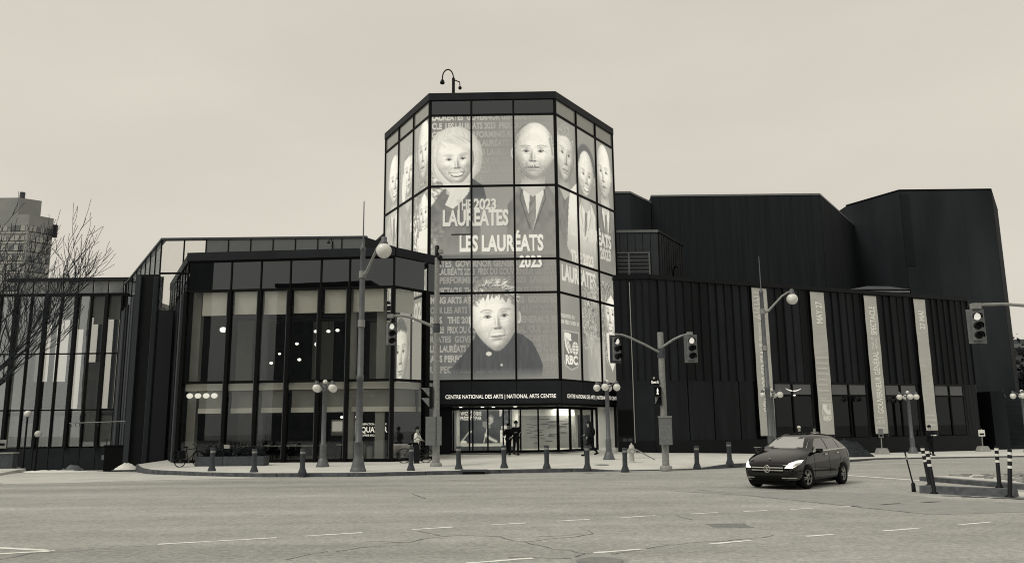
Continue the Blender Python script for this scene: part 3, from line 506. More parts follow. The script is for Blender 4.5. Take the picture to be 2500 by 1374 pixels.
for w, pnt, key in ((WF, front_px, 'F'), (WR, lambda U, Z: paint_right(U/WR.L, Z), 'R'), (WL, lambda U, Z: paint_left(U/WL.L, Z), 'L')):
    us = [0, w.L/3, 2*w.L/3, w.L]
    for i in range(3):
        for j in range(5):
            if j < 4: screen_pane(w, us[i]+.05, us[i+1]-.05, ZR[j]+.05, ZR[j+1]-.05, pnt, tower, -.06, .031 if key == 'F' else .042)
            else: w.b('glass_pane', 'spandrel_glass' if key == 'F' else 'skylit_glass', tower, us[i]+.04, us[i+1]-.04, ZR[4]+.04, ZR[5], -.10, -.06)
    for i, u in enumerate(us):
        k = .085 if i in (0, 3) else .055
        w.b('mullion', 'black', tower, max(u-k, -.02), min(u+k, w.L+.02), 4.35, 20.32, -.14, .035 if key == 'F' else .02)
    for j, z in enumerate(ZR[:5]):
        w.b('transom', 'black', tower, .06, w.L-.06, z-.06, z+.06, -.13, .02)
    w.b('parapet', 'dark_panel', tower, -.03, w.L+.03, 20.32, 20.74, -.4, .05)
    for i in range(3): w.b('fascia_panel', 'dark_panel', tower, us[i]+.012, us[i+1]-.012, 3.12, 4.29, -.3, .03)
lettering("CENTRE NATIONAL DES ARTS | NATIONAL ARTS CENTRE", WF.matrix(.99, 3.40, .036), .20, 5.92, emit('trim_bright', 1.0, .70), tower, bold=.008)
lettering("CENTRE NATIONAL DES ARTS | NATIONAL ARTS CENTRE", WR.matrix(.55, 3.40, .036), .20, 6.1, 'trim_bright', tower, bold=.008)
MB().prism(inset([A, B_, C_, F_, E_, D_], .95), 20.3, 20.4).build('roof', 'dark_panel', tower)
MB().prism([(-4.4, 43.9), (2.4, 43.8), (6.2, 49.5), (6.2, 50.4), (-4.4, 50.4)], 3.0, 3.12).build('soffit', 'dark_metal', tower)
# entrance under the tower: dark doors, lit vestibule
DW = Wall((-3.45, 46.8), (2.55, 46.75)); DR = Wall((2.55, 46.75), (5.15, 50.4)); ZD = 2.86
fl = pave_z(0, 46.8)
MB().prism([(-3.6, 46.3), (2.75, 46.25), (5.6, 50.2), (5.6, 53.9), (-3.6, 53.9)], .0, fl+.06).build('vestibule_floor', 'interior_grey', tower)
DW.b('door_header', 'dark_metal', tower, -.8, DW.L+.02, ZD, 3.0, -.25, .05); DR.b('door_header', 'dark_metal', tower, 0, DR.L, ZD, 3.0, -.25, .05)
for u in (.03, .93, 1.12, 1.98, 2.86, 3.2, 3.85, 4.86, 5.95): DW.b('door_frame', 'black', tower, u-.045, u+.045, fl+.06, ZD, -.06, .04)
DW.b('threshold', 'black', tower, -.2, DW.L, fl+.0, fl+.2, -.08, .05)
for a, b in ((.075, .885), (1.165, 1.935), (2.025, 2.815), (3.245, 3.805), (3.895, 4.815), (4.905, 5.905)): DW.b('door_pane', 'pane_clear', tower, a, b, fl+.21, ZD-.01, -.02, -.005)
for u in (.0, 1.3, 2.6, 3.9, 4.45): DR.b('door_frame', 'black', tower, u-.07, u+.07, fl+.06, ZD, -.06, .04)
for a, b in ((.08, 1.22), (1.38, 2.52), (2.68, 3.82)): DR.b('door_pane', 'pane_clear', tower, a, b, fl+.21, ZD-.01, -.02, -.005)
DR.b('threshold', 'dark_metal', tower, 0, DR.L, fl, fl+.2, -.08, .05)
MB().box(-5.3, -3.5, 46.9, 47.2, .2, 3.0).build('side_wall', 'dark_panel', tower); MB().box(-3.65, -3.5, 47.2, 53.8, .2, 3.0).build('side_wall', 'interior_grey', tower)
MB().box(-3.5, 6.6, 53.6, 53.8, .2, 3.1).build('back_wall', 'interior_light', tower)
# poster lightbox, white column and donor wall inside
PW = Wall((-3.3, 49.3), (-.05, 49.2))
PW.b('poster_frame', 'interior_light', tower, -.15, PW.L+.1, .75, 3.0, -.2, -.08); PW.b('poster_base', 'steel_dark', tower, -.15, PW.L+.1, .35, .75, -.2, -.05)
def paint_poster(U, Z):
    X, Y = U/PW.L*100, (3.0-Z)*28; c = Canvas(X, Y, 42); c.V += 26*(c.noise(9, 7, .4, 3)-.5)
    c.put(c.text("VIVEZ L'ÉPOQUE", 3, 42, 11, 5.4), 225); c.put(c.text('PRÉSENTÉ PAR', 3, 42, 19, 5.4), 225)
    c.put(c.poly([(48, 60), (50, 40), (57, 30), (66, 32), (70, 44), (71, 60)]), 30); portrait(c, 58, 20, 6, 9, .25, 'short', 0, 0, 170, 35, 1.4, True, False, -.3, False, 5)
    c.put(c.line([(50, 44), (58, 50), (69, 55)], 3.5), 205); c.put(c.line([(46, 57), (54, 28), (56, 25)], 1.2), 225); c.put(c.line([(5, 55), (18, 40), (24, 38)], 1.6), 190); c.put(c.ell(9, 56, 6, 3), 215); c.put(c.poly([(44, 22), (52, 22), (52, 34), (44, 30)]), 120)
    c.put(c.poly([(77, 36), (99, 36), (99, 57), (77, 57)]), 228); c.put(c.line([(79, 42), (97, 42)], .6), 60); c.put(c.line([(79, 49), (90, 49)], .5), 120); c.put(c.poly([(78, 30), (90, 28), (92, 34), (79, 35)]), 190); c.put(c.poly([(76, 0), (82, 0), (79, 12), (76, 14)]), 200); c.put(c.noise(5, 4, .2, 8)*((X > 80) & (Y < 28)), 105); return c.V
screen_pane(PW, .05, PW.L-.05, .95, 2.95, paint_poster, tower, -.06, .03)
last = [c for c in tower.children if c.name.startswith('display_pane')][-1]; last.name = 'poster_print'
MB().box(.02, .3, 49.0, 49.25, .35, 3.0).build('column', 'interior_light', tower)
NW = Wall((.35, 50.4), (3.9, 52.2)); NW.b('donor_wall', 'interior_grey', tower, 0, NW.L, .55, 2.55, -.1, 0); NW.b('donor_wall_header', 'interior_light', tower, 0, NW.L, 2.55, 3.0, -.1, 0.01); NW.b('donor_wall_base', 'interior_light', tower, 0, NW.L, .35, .55, -.1, 0.01)
for k in range(46):
    u = random.uniform(.1, 3.3); z = .7+1.7*random.random(); NW.b('name_plaque', random.choice(['interior_dark', 'interior_grey', 'steel_dark']), tower, u, u+random.uniform(.2, .75), z, z+.03, .0, .03)
MB().box(4.2, 5.0, 53.45, 53.59, .35, 2.6).build('inner_door', 'steel_dark', tower)
for x0, x1, y0, y1 in ((-3.0, -.4, 47.5, 48.2), (.6, 3.2, 48.2, 48.9), (2.6, 5.2, 51.2, 51.9)): MB().box(x0, x1, y0, y1, 2.93, 2.98).build('ceiling_light', emit('ceiling_panel', 1, 16.0), tower)
for x, y in ((-2.9, 44.9), (-1.7, 44.8), (-1.1, 44.9), (.1, 44.7)): MB().lathe([(.09, 0), (.09, .03)], (x, y, 2.96), 10).build('downlight', 'lamp_glow', tower)
# ------------------------------------------------------------------ roof mast on the tower (camera + gooseneck lamp)
mast = thing('roof_mast', 'slim dark mast with curved lamp arm on the glass tower roof', 'mast', (-3.35, 45, 20.7))
MB().tube([(-3.35, 45, 20.4), (-3.35, 45, 22.3)], .09, 8).build('pole', 'dark_metal', mast)
MB().tube([(-3.35+.33*(math.cos(t)-1), 45, 22.3+.55*math.sin(t)) for t in np.linspace(0, math.pi, 12)]+[(-4.01, 45, 22.25)], .04, 6).build('arm', 'dark_metal', mast)
MB().lathe([(.03, .3), (.1, .22), (.15, .05), (.12, 0)], (-4.01, 45, 21.95), 10).build('lamp_head', 'dark_metal', mast)
MB().tube([(-3.35, 45, 22.2), (-2.98, 45, 22.05), (-2.96, 45, 21.75)], .035, 6).build('arm', 'dark_metal', mast); MB().ball((-2.96, 45, 21.68), .11, 8, 6).build('camera_dome', 'dark_metal', mast)
# ------------------------------------------------------------------ glass pavilion (cafe)
PL, PR, PQ, PB = (-16.94, 41.4), (-6.02, 40.6), (-4.02, 43.0), (-21.6, 50.2)
pav = thing('glass_pavilion', 'two-storey glass cafe pavilion with black mullions left of the tower', 'building', (-11.5, 41, .3))
WP, WQ, WB = Wall(PL, PR), Wall(PR, PQ), Wall(PB, PL)
mu = [.0, 2.35, 3.94, 5.5, 7.12, 8.62, 10.93]; g0 = .28
for i in range(6):
    a, b = mu[i]+.06, mu[i+1]-.06
    WP.b('glass_pane', 'pane', pav, a, b, .45, 4.22, -.03, -.01); WP.b('glass_pane', 'pane', pav, a, b, 4.34, 8.94, -.03, -.01); WP.b('spandrel_pane', 'spandrel_glass', pav, a, b, 9.06, 10.58, -.03, -.01)
    WP.b('spandrel_back', 'interior_dark', pav, a, b, 9.06, 10.58, -.14, -.08)
    ins = .75 if i == 0 else .12
    WP.b('roller_blind', 'blind', pav, a+ins, b-(.5 if i == 5 else .05), 7.72+(.04 if i % 2 else 0), 8.94, -.16, -.145)
    WP.b('slab_edge', 'interior_light', pav, a, b, 3.86, 4.21, -.26, -.16); WP.b('bulkhead', 'interior_grey', pav, a+ins, b-.05, 2.97, 3.84, -.45, -.35); WP.b('bulkhead_trim', 'interior_light', pav, a+ins, b-.05, 2.72, 2.97, -.45, -.28)
for i, u in enumerate(mu):
    WP.b('mullion', 'black', pav, u-.085, u+.085, g0, 9.0, -.06, .16); WP.b('mullion', 'black', pav, u-.035, u+.035, 9.0, 10.6, -.05, .03)
    if 0 < i: WP.b('mullion_flange', 'steel_dark', pav, u-.135, u-.088, .45, 8.94, -.02, .12)
for z in (.36, 4.28, 9.0): WP.b('transom', 'black', pav, .05, WP.L-.05, z-.07 if z > 1 else .2, z+.06, -.055, .06)
WP.b('sill', 'dark_panel', pav, -.05, WP.L, .08, .2, -.3, .14); WP.b('parapet', 'dark_panel', pav, -.06, WP.L+.04, 10.6, 11.04, -.5, .12); WP.b('roof_edge', 'black', pav, 0, WP.L, 10.5, 10.6, -.1, .05)
for a, b in ((.06, 2.12), (2.42, 3.06)):
    WQ.b('glass_pane', 'pane', pav, a, b, .45, 4.22, -.03, -.01); WQ.b('glass_pane', 'pane', pav, a, b, 4.34, 8.94, -.03, -.01); WQ.b('spandrel_pane', 'spandrel_glass', pav, a, b, 9.06, 10.58, -.03, -.01); WQ.b('spandrel_back', 'interior_dark', pav, a, b, 9.06, 10.58, -.14, -.08)
    WQ.b('slab_edge', 'interior_light', pav, a, b, 3.86, 4.21, -.40, -.30); WQ.b('bulkhead', 'interior_grey', pav, a, b, 2.97, 3.84, -.75, -.65); WQ.b('bulkhead_trim', 'interior_light', pav, a, b, 2.72, 2.97, -.75, -.58)
WQ.b('roller_blind', 'blind', pav, .1, 1.5, 7.74, 8.94, -.16, -.145)
WQ.b('mullion', 'black', pav, 2.12, 2.42, g0, 9.0, -.2, .14); WQ.b('mullion', 'black', pav, 3.0, 3.12, g0, 11, -.1, .05)
for z in (.36, 4.28, 9.0): WQ.b('transom', 'black', pav, .05, WQ.L-.05, z-.07 if z > 1 else .2, z+.06, -.055, .06)
WQ.b('parapet', 'dark_panel', pav, .0, WQ.L+.1, 10.6, 11.04, -.5, .12); WQ.b('sill', 'dark_panel', pav, 0, WQ.L, .08, .2, -.3, .14)
# left flank: dark vertical fins below, clear glass above
nf = 15
for i in range(nf):
    a = WB.L*i/nf; wd = WB.L/nf
    WB.b('cladding_fin', ('fin', 'fin3', 'fin2')[(i*7) % 3], pav, a+.01, a+wd-.02, -.3, 9.0-(.06 if i % 2 else 0), -.2, random.uniform(.02, .22))
for i in range(7):
    a = WB.L*i/7; WB.b('glass_pane', 'pane_clear', pav, a+.04, a+WB.L/7-.04, 9.05, 10.58, -.03, -.01); WB.b('mullion', 'black', pav, a-.02, a+.03, 9.0, 10.6, -.05, .02)
WB.b('parapet', 'dark_panel', pav, 0, WB.L-.1, 10.6, 11.04, -.4, .05)
# shell and interior
inn = [(-16.7, 41.9), (-6.2, 41.1), (-4.6, 43.2), (-7.4, 49.5), (-20.9, 50.0)]
MB().prism(inn, .2, .34).build('ground_floor', 'interior_grey', pav); MB().prism([(-16.4, 42.2), (-6.4, 41.4), (-4.9, 43.2), (-7.4, 49.4), (-20.6, 49.9)], 4.0, 4.2).build('upper_floor', 'interior_grey', pav)
MB().prism([(-16.6, 41.9), (-6.2, 41.1), (-4.5, 43.2), (-7.4, 49.5), (-20.9, 50.0)], 10.52, 10.62).build('roof', 'interior_dark', pav)
MB().box(-20.8, -7.4, 49.3, 49.5, .3, 10.5).build('back_wall', 'interior_dark', pav)
for i, (x, w, m) in enumerate(((-16.2, .9, 'interior_grey'), (-13.6, .5, 'interior_dark'), (-11.9, 1.2, 'interior_grey'), (-10.2, .4, 'black'), (-8.6, 1.6, 'interior_grey'))): MB().box(x, x+w, 47.2+.3*i, 47.4+.3*i, 4.3, 8.2).build('partition', m, pav)
for i, (x, w, m) in enumerate(((-15.8, 1.4, 'interior_grey'), (-12.9, 1.8, 'interior_dark'), (-9.7, 1.0, 'interior_light'))): MB().box(x, x+w, 46.8+.2*i, 47+.2*i, .34, 2.9).build('partition', m, pav)
for u in (.42, 3.98, 8.66, 10.2): q = WP.p(u, 0, -.55); MB().box(q[0]-.22, q[0]+.22, q[1]-.2, q[1]+.2, .3, 9.0).build('column', 'interior_grey' if u != 3.98 else 'steel_dark', pav)
for k in range(7): y = 42.2+k*1.0; MB().tube([(-16.4, y+.3, 8.35+.18*(k % 2)), (-6.6, y-.3, 8.35+.18*(k % 2))], .09+.05*(k % 3 == 0), 8).build('ceiling_duct', 'steel_dark', pav)
for k in range(12): x = -16+k*.85; MB().tube([(x, 43, 7.9), (x+.85, 43.0, 8.5)] if k % 2 else [(x, 43, 8.5), (x+.85, 43.0, 7.9)], .03, 5).build('truss_bar', 'dark_metal', pav)
for z in (7.9, 8.5): MB().tube([(-16, 43, z), (-6.2, 43, z)], .045, 6).build('truss_chord', 'dark_metal', pav)
WP.b('window_counter', 'steel', pav, 3.0, 7.0, 1.03, 1.09, -.9, -.4)
for u in (3.6, 4.5, 5.2, 6.1): q = WP.p(u, 0, -1.2); MB().lathe([(.17, 0), (.02, .02), (.02, .68), (.17, .7), (.17, .75)], (q[0], q[1], .34), 8).build('stool', 'dark_metal', pav)
MB().box(-10.6, -7.0, 45.5, 46.1, .34, 1.35).build('cafe_counter', 'interior_dark', pav); MB().box(-10.4, -8.4, 46.6, 46.8, 1.5, 2.4).build('menu_shelf', 'interior_light', pav)
for k, (x, y) in enumerate(((-15.2, 43.6), (-13.2, 43.4), (-12.2, 45.0), (-9.0, 43.3), (-7.6, 44.2))):
    lab = ('cafe table nearest the corner column behind the glass', 'round cafe table behind the planter shrubs', 'round cafe table set back behind the window counter', 'round cafe table before the cafe counter', 'round cafe table beside the coffee sign board')[k]
    o = thing('cafe_table', lab, 'table', (x, y, .34), 'tables inside the cafe'); MB().lathe([(.36, .70), (.37, .72), (.36, .745)], (x, y, .34), 16).build('table_top', 'interior_light', o); MB().lathe([(.22, 0), (.2, .02), (.03, .04), (.03, .7)], (x, y, .34), 10).build('leg', 'dark_metal', o)
    for sx in (-1, 1):
        c_ = thing('cafe_chair', 'dark chair drawn up to a round cafe table', 'chair', (x+sx*.6, y, .34), 'chairs inside the cafe'); X0 = x+sx*.6; MB().box(X0-.2, X0+.2, y-.2, y+.2, .78, .82).build('seat', 'dark_metal', c_); MB().box(X0+sx*.2-.015, X0+sx*.2+.015, y-.2, y+.2, .95, 1.22).build('backrest', 'dark_metal', c_)
        for ax in (-.18, .18):
            for ay in (-.18, .18): MB().tube([(X0+ax, y+ay, .34), (X0+ax, y+ay, 1.2 if ax*sx > 0 else .8)], .015, 5).build('leg', 'dark_metal', c_)
for x0, x1, z0, z1 in ((-10.3, -9.75, 1.75, 2.3), (-9.6, -9.2, 1.8, 2.2), (-9.1, -8.8, 1.6, 2.3)): MB().box(x0, x1, 46.5, 46.58, z0, z1).build('lit_menu_board', 'board_soft', pav)
# pendant globes, each a lamp of its own
gl = [(-15.6, 43.2, 7.2, .24), (-10.8, 44.5, 6.5, .22), (-8.9, 44.0, 5.6, .16), (-13.0, 43.4, 5.4, .12), (-12.6, 43.5, 5.9, .10), (-11.6, 43.8, 5.6, .13), (-13.2, 43.2, 5.0, .1), (-10.9, 44.4, 7.2, .14), (-10.2, 44.4, 7.2, .14), (-9.7, 44.4, 7.25, .14), (-11.6, 43.2, 6.4, .12), (-8.0, 43.0, 3.5, .13), (-13.4, 42.9, 2.9, .09), (-13.2, 42.8, 3.05, .09), (-13.0, 43, 3.2, .08), (-11.5, 43, 2.9, .09), (-10.7, 43, 3.6, .12), (-10.4, 43, 3.6, .12), (-9.2, 43.8, 2.5, .12), (-8.4, 43.8, 2.5, .12)]
pl0 = None
for i, (x, y, z, r) in enumerate(gl):
    lab = ('largest glowing globe pendant, high up behind the first cafe bay' if i == 0 else 'big low-hung globe pendant on the upper cafe floor behind the middle mullions' if i == 1 else 'single globe pendant on the upper cafe floor above the coffee sign' if i == 2 else
           'globe lamp of the level trio high on the upper cafe floor' if i in (7, 8, 9) else 'tiny globe lamp in the loose cluster on the upper cafe floor' if z > 4.5 else 'globe lamp hung low in front of the cafe counter shelf' if z == 2.5 else 'single ceiling globe by the cafe corner above the coffee sign' if i == 11 else 'tiny globe lamp under the cafe bulkhead on the ground floor')
    o = thing('pendant_lamp', lab, 'lamp', (x, y, z), 'pendant lamps inside the pavilion')
    r *= .8; MB().ball((x, y, z), r, 10, 7, (1, 1, .75)).build('globe', 'lamp_glow', o); top = 8.3 if z > 4.3 else 3.95; MB().tube([(x, y, z+r*.8), (x, y, top)], .008, 4).build('cord', 'black', o)
for k in range(4): x = -16.55+k*.42; o = thing('strip_lamp', 'round glowing lamp of the row by the cafe corner column', 'lamp', (x, 41.57, 3.62), 'row of round lamps at the cafe corner'); MB().ball((x, 41.57, 3.62), .17, 10, 7, (1, .6, .8)).build('globe', 'lamp_soft', o); MB().tube([(x, 41.57, 3.72), (x, 41.57, 3.9)], .015, 5).build('stem', 'black', o)
# coffee sign inside the last bay
sg = thing('cafe_sign', 'dark window board lettered EQUATOR behind the cafe glass', 'sign', (*WP.p(9.6, 0, -.9)[:2], .4))
WP.b('board', 'black', sg, 8.85, 10.75, .5, 2.62, -.95, -.90)
lettering('EQUATOR', WP.matrix(9.0, 1.70, -.89), .26, 1.5, 'trim_bright', sg, bold=.03); lettering('TORRÉFACTION ARTISANALE', WP.matrix(9.0, 2.06, -.89), .09, 1.45, 'trim_bright', sg); lettering('COFFEE ROASTERS', WP.matrix(9.05, 1.50, -.89), .09, 1.3, 'trim_bright', sg)
for k, u in enumerate((9.3, 9.7)): q = WP.p(u, 0, -.6); hb_ = (.72, .58)[k]; o = thing('litter_bin', ('taller grey bin with tapered sides behind the cafe glass', 'shorter grey round bin under the coffee sign behind the glass')[k], 'bin', (q[0], q[1], .34), 'bins inside the cafe window'); MB().lathe([(.15, 0), (.18, hb_), (.19, hb_+.01), (.17, hb_+.05)], (q[0], q[1], .34), 12).build('body', 'steel', o); MB().lathe([(.19, hb_+.05), (.12, hb_+.11)], (q[0], q[1], .34), 12).build('lid', 'steel_dark', o)
# ------------------------------------------------------------------ upper set-back storey with the pleated flank
up = thing('upper_glass_storey', 'set-back glass storey with thin coping above the cafe pavilion roof', 'building', (-13, 46, .3))
G0, G1, G2 = (-19.6, 44.0), (-8.2, 44.0), (-28.3, 58.0)
WG, WH = Wall(G0, G1), Wall(G2, G0)
mat('upper_glass', .10, .12, .1, .5, spec=.8); gu = [0, 1.27, 2.5, 3.75, 5.0, 6.25, 7.5, 8.75, 10.1, 11.4]
for i in range(9):
    WG.b('glass_pane', 'pane_clear' if i < 2 else 'upper_glass', up, gu[i]+.03, gu[i+1]-.03, 10.55, 12.34, -.03, -.01)
    WG.b('mullion', 'black', up, gu[i]-.03, gu[i]+.03, 10.5, 12.4, -.06, .02)
WG.b('coping', 'steel_dark', up, -.03, WG.L+.1, 12.38, 12.5, -.25, .05); WG.b('transom', 'black', up, 0, 2.5, 10.44, 10.54, -.06, .02)
WG.b('glass_pane', 'pane_clear', up, .04, 1.0, 8.4, 10.44, -.03, -.01); WG.b('cladding_fin', 'fin2', up, .04, .9, .1, 8.4, -.1, -.02); WG.b('mullion', 'black', up, -.02, .04, .2, 10.5, -.06, .03)
WG.b('perforated_panel', 'mesh_dark', up, -.95, -.03, .0, 10.44, -.2, -.05); WG.b('cladding_fin', 'fin', up, -1.25, -.97, -.2, 10.44, -.3, .1)
nf = 22
for i in range(nf):
    a = WH.L*i/nf; wd = WH.L/nf; WH.b('cladding_fin', ('fin', 'fin2', 'fin3')[(i*5) % 3], up, a+.01, a+wd-.06, -1.2, 10.4-(.07 if i % 2 else 0), -.25, random.uniform(.0, .3)+.05)
for i in range(8): a = WH.L*i/8; WH.b('glass_pane', 'pane_clear', up, a+.04, a+WH.L/8-.04, 10.45, 12.34, -.03, -.01); WH.b('mullion', 'black', up, a-.03, a+.03, 10.4, 12.4, -.05, .02)
WH.b('coping', 'steel_dark', up, 0, WH.L, 12.38, 12.5, -.25, .05)
MB().prism([(-18.4, 47.6), (-8.2, 45.0), (-7.0, 46.5), (-7.0, 56), (-22, 56)], 10.6, 12.0).build('inner_volume', 'interior_grey', up)
for k in range(6): MB().rbox((-18.9+.3, 46.5, 10.9+k*.22), (1.6, .08, .12), R(-55)).build('louvre_blade', 'interior_light', up)
MB().prism([(-8.2, 44.02), (-6.6, 47.2), (-8, 50), (-9, 46)], 10.6, 12.45).build('corner_block', 'dark_panel', up)
cl_ = thing('wall_lamp', 'small gooseneck lamp fixed to the set-back storey glazing', 'lamp', (-10.0, 43.9, 11.3)); MB().tube([(-10, 43.95, 11.4), (-10, 43.9, 12.1), (-10.05, 43.75, 12.3), (-10.12, 43.6, 12.22)], .03, 6).build('arm', 'dark_metal', cl_); MB().lathe([(.11, 0), (.03, .16)], (-10.14, 43.55, 12.0), 8).build('lamp_head', 'dark_metal', cl_)
# ------------------------------------------------------------------ far left wing with deep dark fins
lw = thing('fin_wing', 'long glazed wing with deep dark vertical fins beside the driveway', 'building', (-34, 58, -.5))
mat('clerestory', .17, .15, .35, 1.2, spec=.8); mat('pane_lightener', .34, .9, .3, .9, stretch=(2, 1, .3)); LWX = [-27.3-1.1*i for i in range(0, 17)]
WW = Wall((-45, 58.0), (-27.9, 58.0))
def wu(x): return x+45
for i in range(16):
    a, b = wu(LWX[i+1])+.06, wu(LWX[i])-.06; hi = LWX[i+1] > -36.9
    WW.b('glass_pane', 'pane_far', lw, a, b, .85, 3.35, -.03, -.01); WW.b('glass_pane', 'pane_far', lw, a, b, 3.45, 7.35, -.03, -.01); WW.b('glass_pane', 'pane_far', lw, a, b, 7.45, 11.6, -.03, -.01)
    if hi: WW.b('clerestory_pane', 'clerestory', lw, a, b, 11.8, 12.68, -.04, -.01)
    WW.b('pane_lightener', 'pane_lightener', lw, a, b, .9, 2.5+.5*(i % 3), -.3, -.27); WW.b('pane_lightener', 'pane_lightener', lw, a, b, 9.2+.35*((i*2) % 3), 11.55, -.3, -.27)  # pale sheets added behind the glass to lighten the bays
    WW.b('base_panel', 'dark_panel', lw, a-.04, b+.04, -.75, .75, -.1, .05)
for i in range(17):
    u = wu(LWX[i]); dp = .25 if i % 2 else .7; hi = LWX[i] > -37.5
    WW.b('fin', 'black' if i % 2 else 'mesh_dark', lw, u-.07, u+.07 if i % 2 else u+.16, .75, 11.7, -.05, dp*.35)
    if hi: WW.b('mullion', 'black', lw, u-.03, u+.03, 11.7, 12.7, -.05, .03)
for z in (3.4, 7.4): WW.b('transom', 'black', lw, 0, WW.L, z-.05, z+.05, -.06, .03)
WW.b('transom', 'black', lw, 0, WW.L, 11.6, 11.8, -.06, .08); WW.b('coping', 'dark_panel', lw, 8.1, WW.L, 12.7, 12.95, -.4, .12)
MB().box(-45, -27.4, 58.3, 68, 3.2, 3.5).build('floor_slab', 'interior_grey', lw); MB().box(-45, -27.4, 58.3, 68, 11.4, 11.7).build('roof', 'interior_grey', lw); MB().box(-45, -27.4, 58.2, 68, -.8, .0).build('ground_slab', 'interior_dark', lw)
for x0, x1, z0, z1, m in ((-50, -40.6, 0, 11.4, 'interior_grey'), (-40.6, -37.6, 3.5, 6.0, 'interior_dark'), (-35.6, -27.5, 0, 3.2, 'interior_grey'), (-40.6, -35.6, 0, 3.2, 'interior_dark')): MB().box(x0, x1, 67.6, 68, z0, z1).build('back_wall', m, lw)
for x in (-40.4, -38.8, -37.3, -36.1, -34.9, -33.6, -32.2, -30.6, -29.4, -28.2): MB().box(x, x+.3, 67.4, 67.7, 0, 11.4).build('rear_mullion', 'dark_metal', lw)
for x in (-42, -33.2): MB().box(x, x+.9, 63, 63.3, 3.5, 7.2).build('partition', 'interior_grey', lw)
# ------------------------------------------------------------------ right wing with banners
rw = thing('dark_ribbed_wing', 'long black ribbed wing with four tall banners and low windows', 'building', (20, 52, .2))
W0, W1 = (8.19, 47.5), (32.98, 58.0)
RWl, RW, RWr = Wall((6.05, 47.55), W0), Wall(W0, W1), Wall(W1, (36.0, 63.2))
MB().prism([(6.1, 47.9), (8.1, 47.85), (32.7, 58.25), (35.6, 63.2), (35.6, 70), (6.7, 70), (6.7, 49.6)], -.5, 10.55).build('core', 'black', rw)
for w in (RWl, RW, RWr):
    w.b('parapet', 'dark_metal', rw, -.02, w.L+.02, 10.5, 10.76, -.4, .14); w.b('plinth', 'dark_metal', rw, 0, w.L, -.4, .98, -.25, .08)
ban = [(7.40, 8.58), (12.13, 13.30), (16.79, 17.92), (21.40, 22.50)]; wins = [(8.95, 10.3, 11.85), (13.6, 15.0, 16.5), (18.3, 19.6, 21.1), (22.9, 24.25, 25.6)]
cuts = [0]+[v for b in ban for v in (b[0]-.12, b[1]+.22)]+[RW.L]
for k in range(0, len(cuts)-1):
    u0, u1 = cuts[k], cuts[k+1]; banner_bay = k % 2 == 1
    if banner_bay:
        RW.b('recess_panel', 'black', rw, u0, u1, .98, 10.5, -.3, -.2); RW.b('jamb', 'steel_dark', rw, u1-.09, u1-.02, .98, 10.4, -.2, .06); continue
    n = max(1, round((u1-u0)/.62)); st = (u1-u0)/n
    for i in range(n):
        a, b = u0+i*st, u0+(i+1)*st
        RW.b('cladding_panel', random.choice(('dark_rib', 'dark_rib', 'dark_panel', 'dark_rib2')), rw, a+.02, b-.02, 4.5, 10.5, -.2, random.uniform(-.02, .06)); RW.b('standing_seam', 'dark_metal', rw, b-.03, b+.03, 4.5, 10.48, -.1, .11)
    w = [q for q in wins if u0 < q[1] < u1]
    if w:
        a, m_, b = w[0]
        for x0, x1 in ((a, m_-.05), (m_+.05, b)): RW.b('window_pane', 'pane_dark', rw, x0, x1, 1.02, 3.6, -.05, -.02); RW.b('window_pane', 'spandrel', rw, x0, x1, 3.72, 4.36, -.05, -.02); RW.b('window_back', 'interior_dark', rw, x0, x1, 1.0, 4.4, -.2, -.15)
        RW.b('mullion', 'black', rw, m_-.05, m_+.05, .98, 4.4, -.08, .05); RW.b('transom', 'black', rw, a, b, 3.6, 3.72, -.08, .04); RW.b('lintel', 'dark_metal', rw, a-.05, b+.05, 4.36, 4.5, -.08, .06)
        RW.b('pier', 'dark_rib', rw, u0, a-.02, .98, 4.5, -.2, .02); RW.b('pier', 'dark_rib', rw, b+.02, u1, .98, 4.5, -.2, .02)
    else:
        for x0, x1 in ((0, 2.36), (2.44, 4.18), (4.26, 6.1), (6.18, 7.26)): RW.b('lower_panel', 'dark_rib', rw, x0, x1, .98, 4.5, -.2, .03)
for i in range(5):
    a = RWl.L*i/5; RWl.b('cladding_panel', 'dark_panel', rw, a+.02, a+RWl.L/5-.02, 4.5, 10.5, -.2, .02); RWl.b('standing_seam', 'dark_metal', rw, a+RWl.L/5-.03, a+RWl.L/5+.03, 4.5, 10.48, -.1, .08)
RWl.b('lower_panel', 'dark_panel', rw, 0, RWl.L, .98, 4.5, -.2, .03); RWl.b('light_strip', 'trim_light', rw, .94, .98, .9, 10.3, .1, .13)
RWl.b('display_board', 'black', rw, .06, .86, 1.32, 2.74, .03, .09); RWl.b('board_frame', 'dark_metal', rw, .01, .92, 1.24, 2.82, .03, .06)
for u in (.25, .56): RWl.b('vent_plate', 'steel_dark', rw, u, u+.24, .98, 1.16, .085, .1)
for i in range(8): a = RWr.L*i/8; RWr.b('cladding_panel', 'dark_rib', rw, a+.02, a+RWr.L/8-.02, .98, 10.5, -.2, .02)
for k in range(3): u = 26.1; RW.b('corner_panel', 'dark_rib', rw, 25.8+k*.36, 26.13+k*.36, .98, 4.5, -.2, .04)
# low glow inside the first window bay
q = RW.p(10.4, 3.9, .02); o = thing('boat_pendant', 'boat-shaped glowing pendant seen in the ribbed wing window', 'lamp', q); MB().tube([RW.p(10.4+.62*t, 3.93+.16*t*t, .02) for t in np.linspace(-1, 1, 9)], [.01, .02, .03, .035, .04, .035, .03, .02, .01], 6).build('shade', 'lamp_soft', o); MB().ball(RW.p(10.42, 3.66, .02), .11, 8, 6, (1, 1, .5)).build('bulb', 'lamp_soft', o)
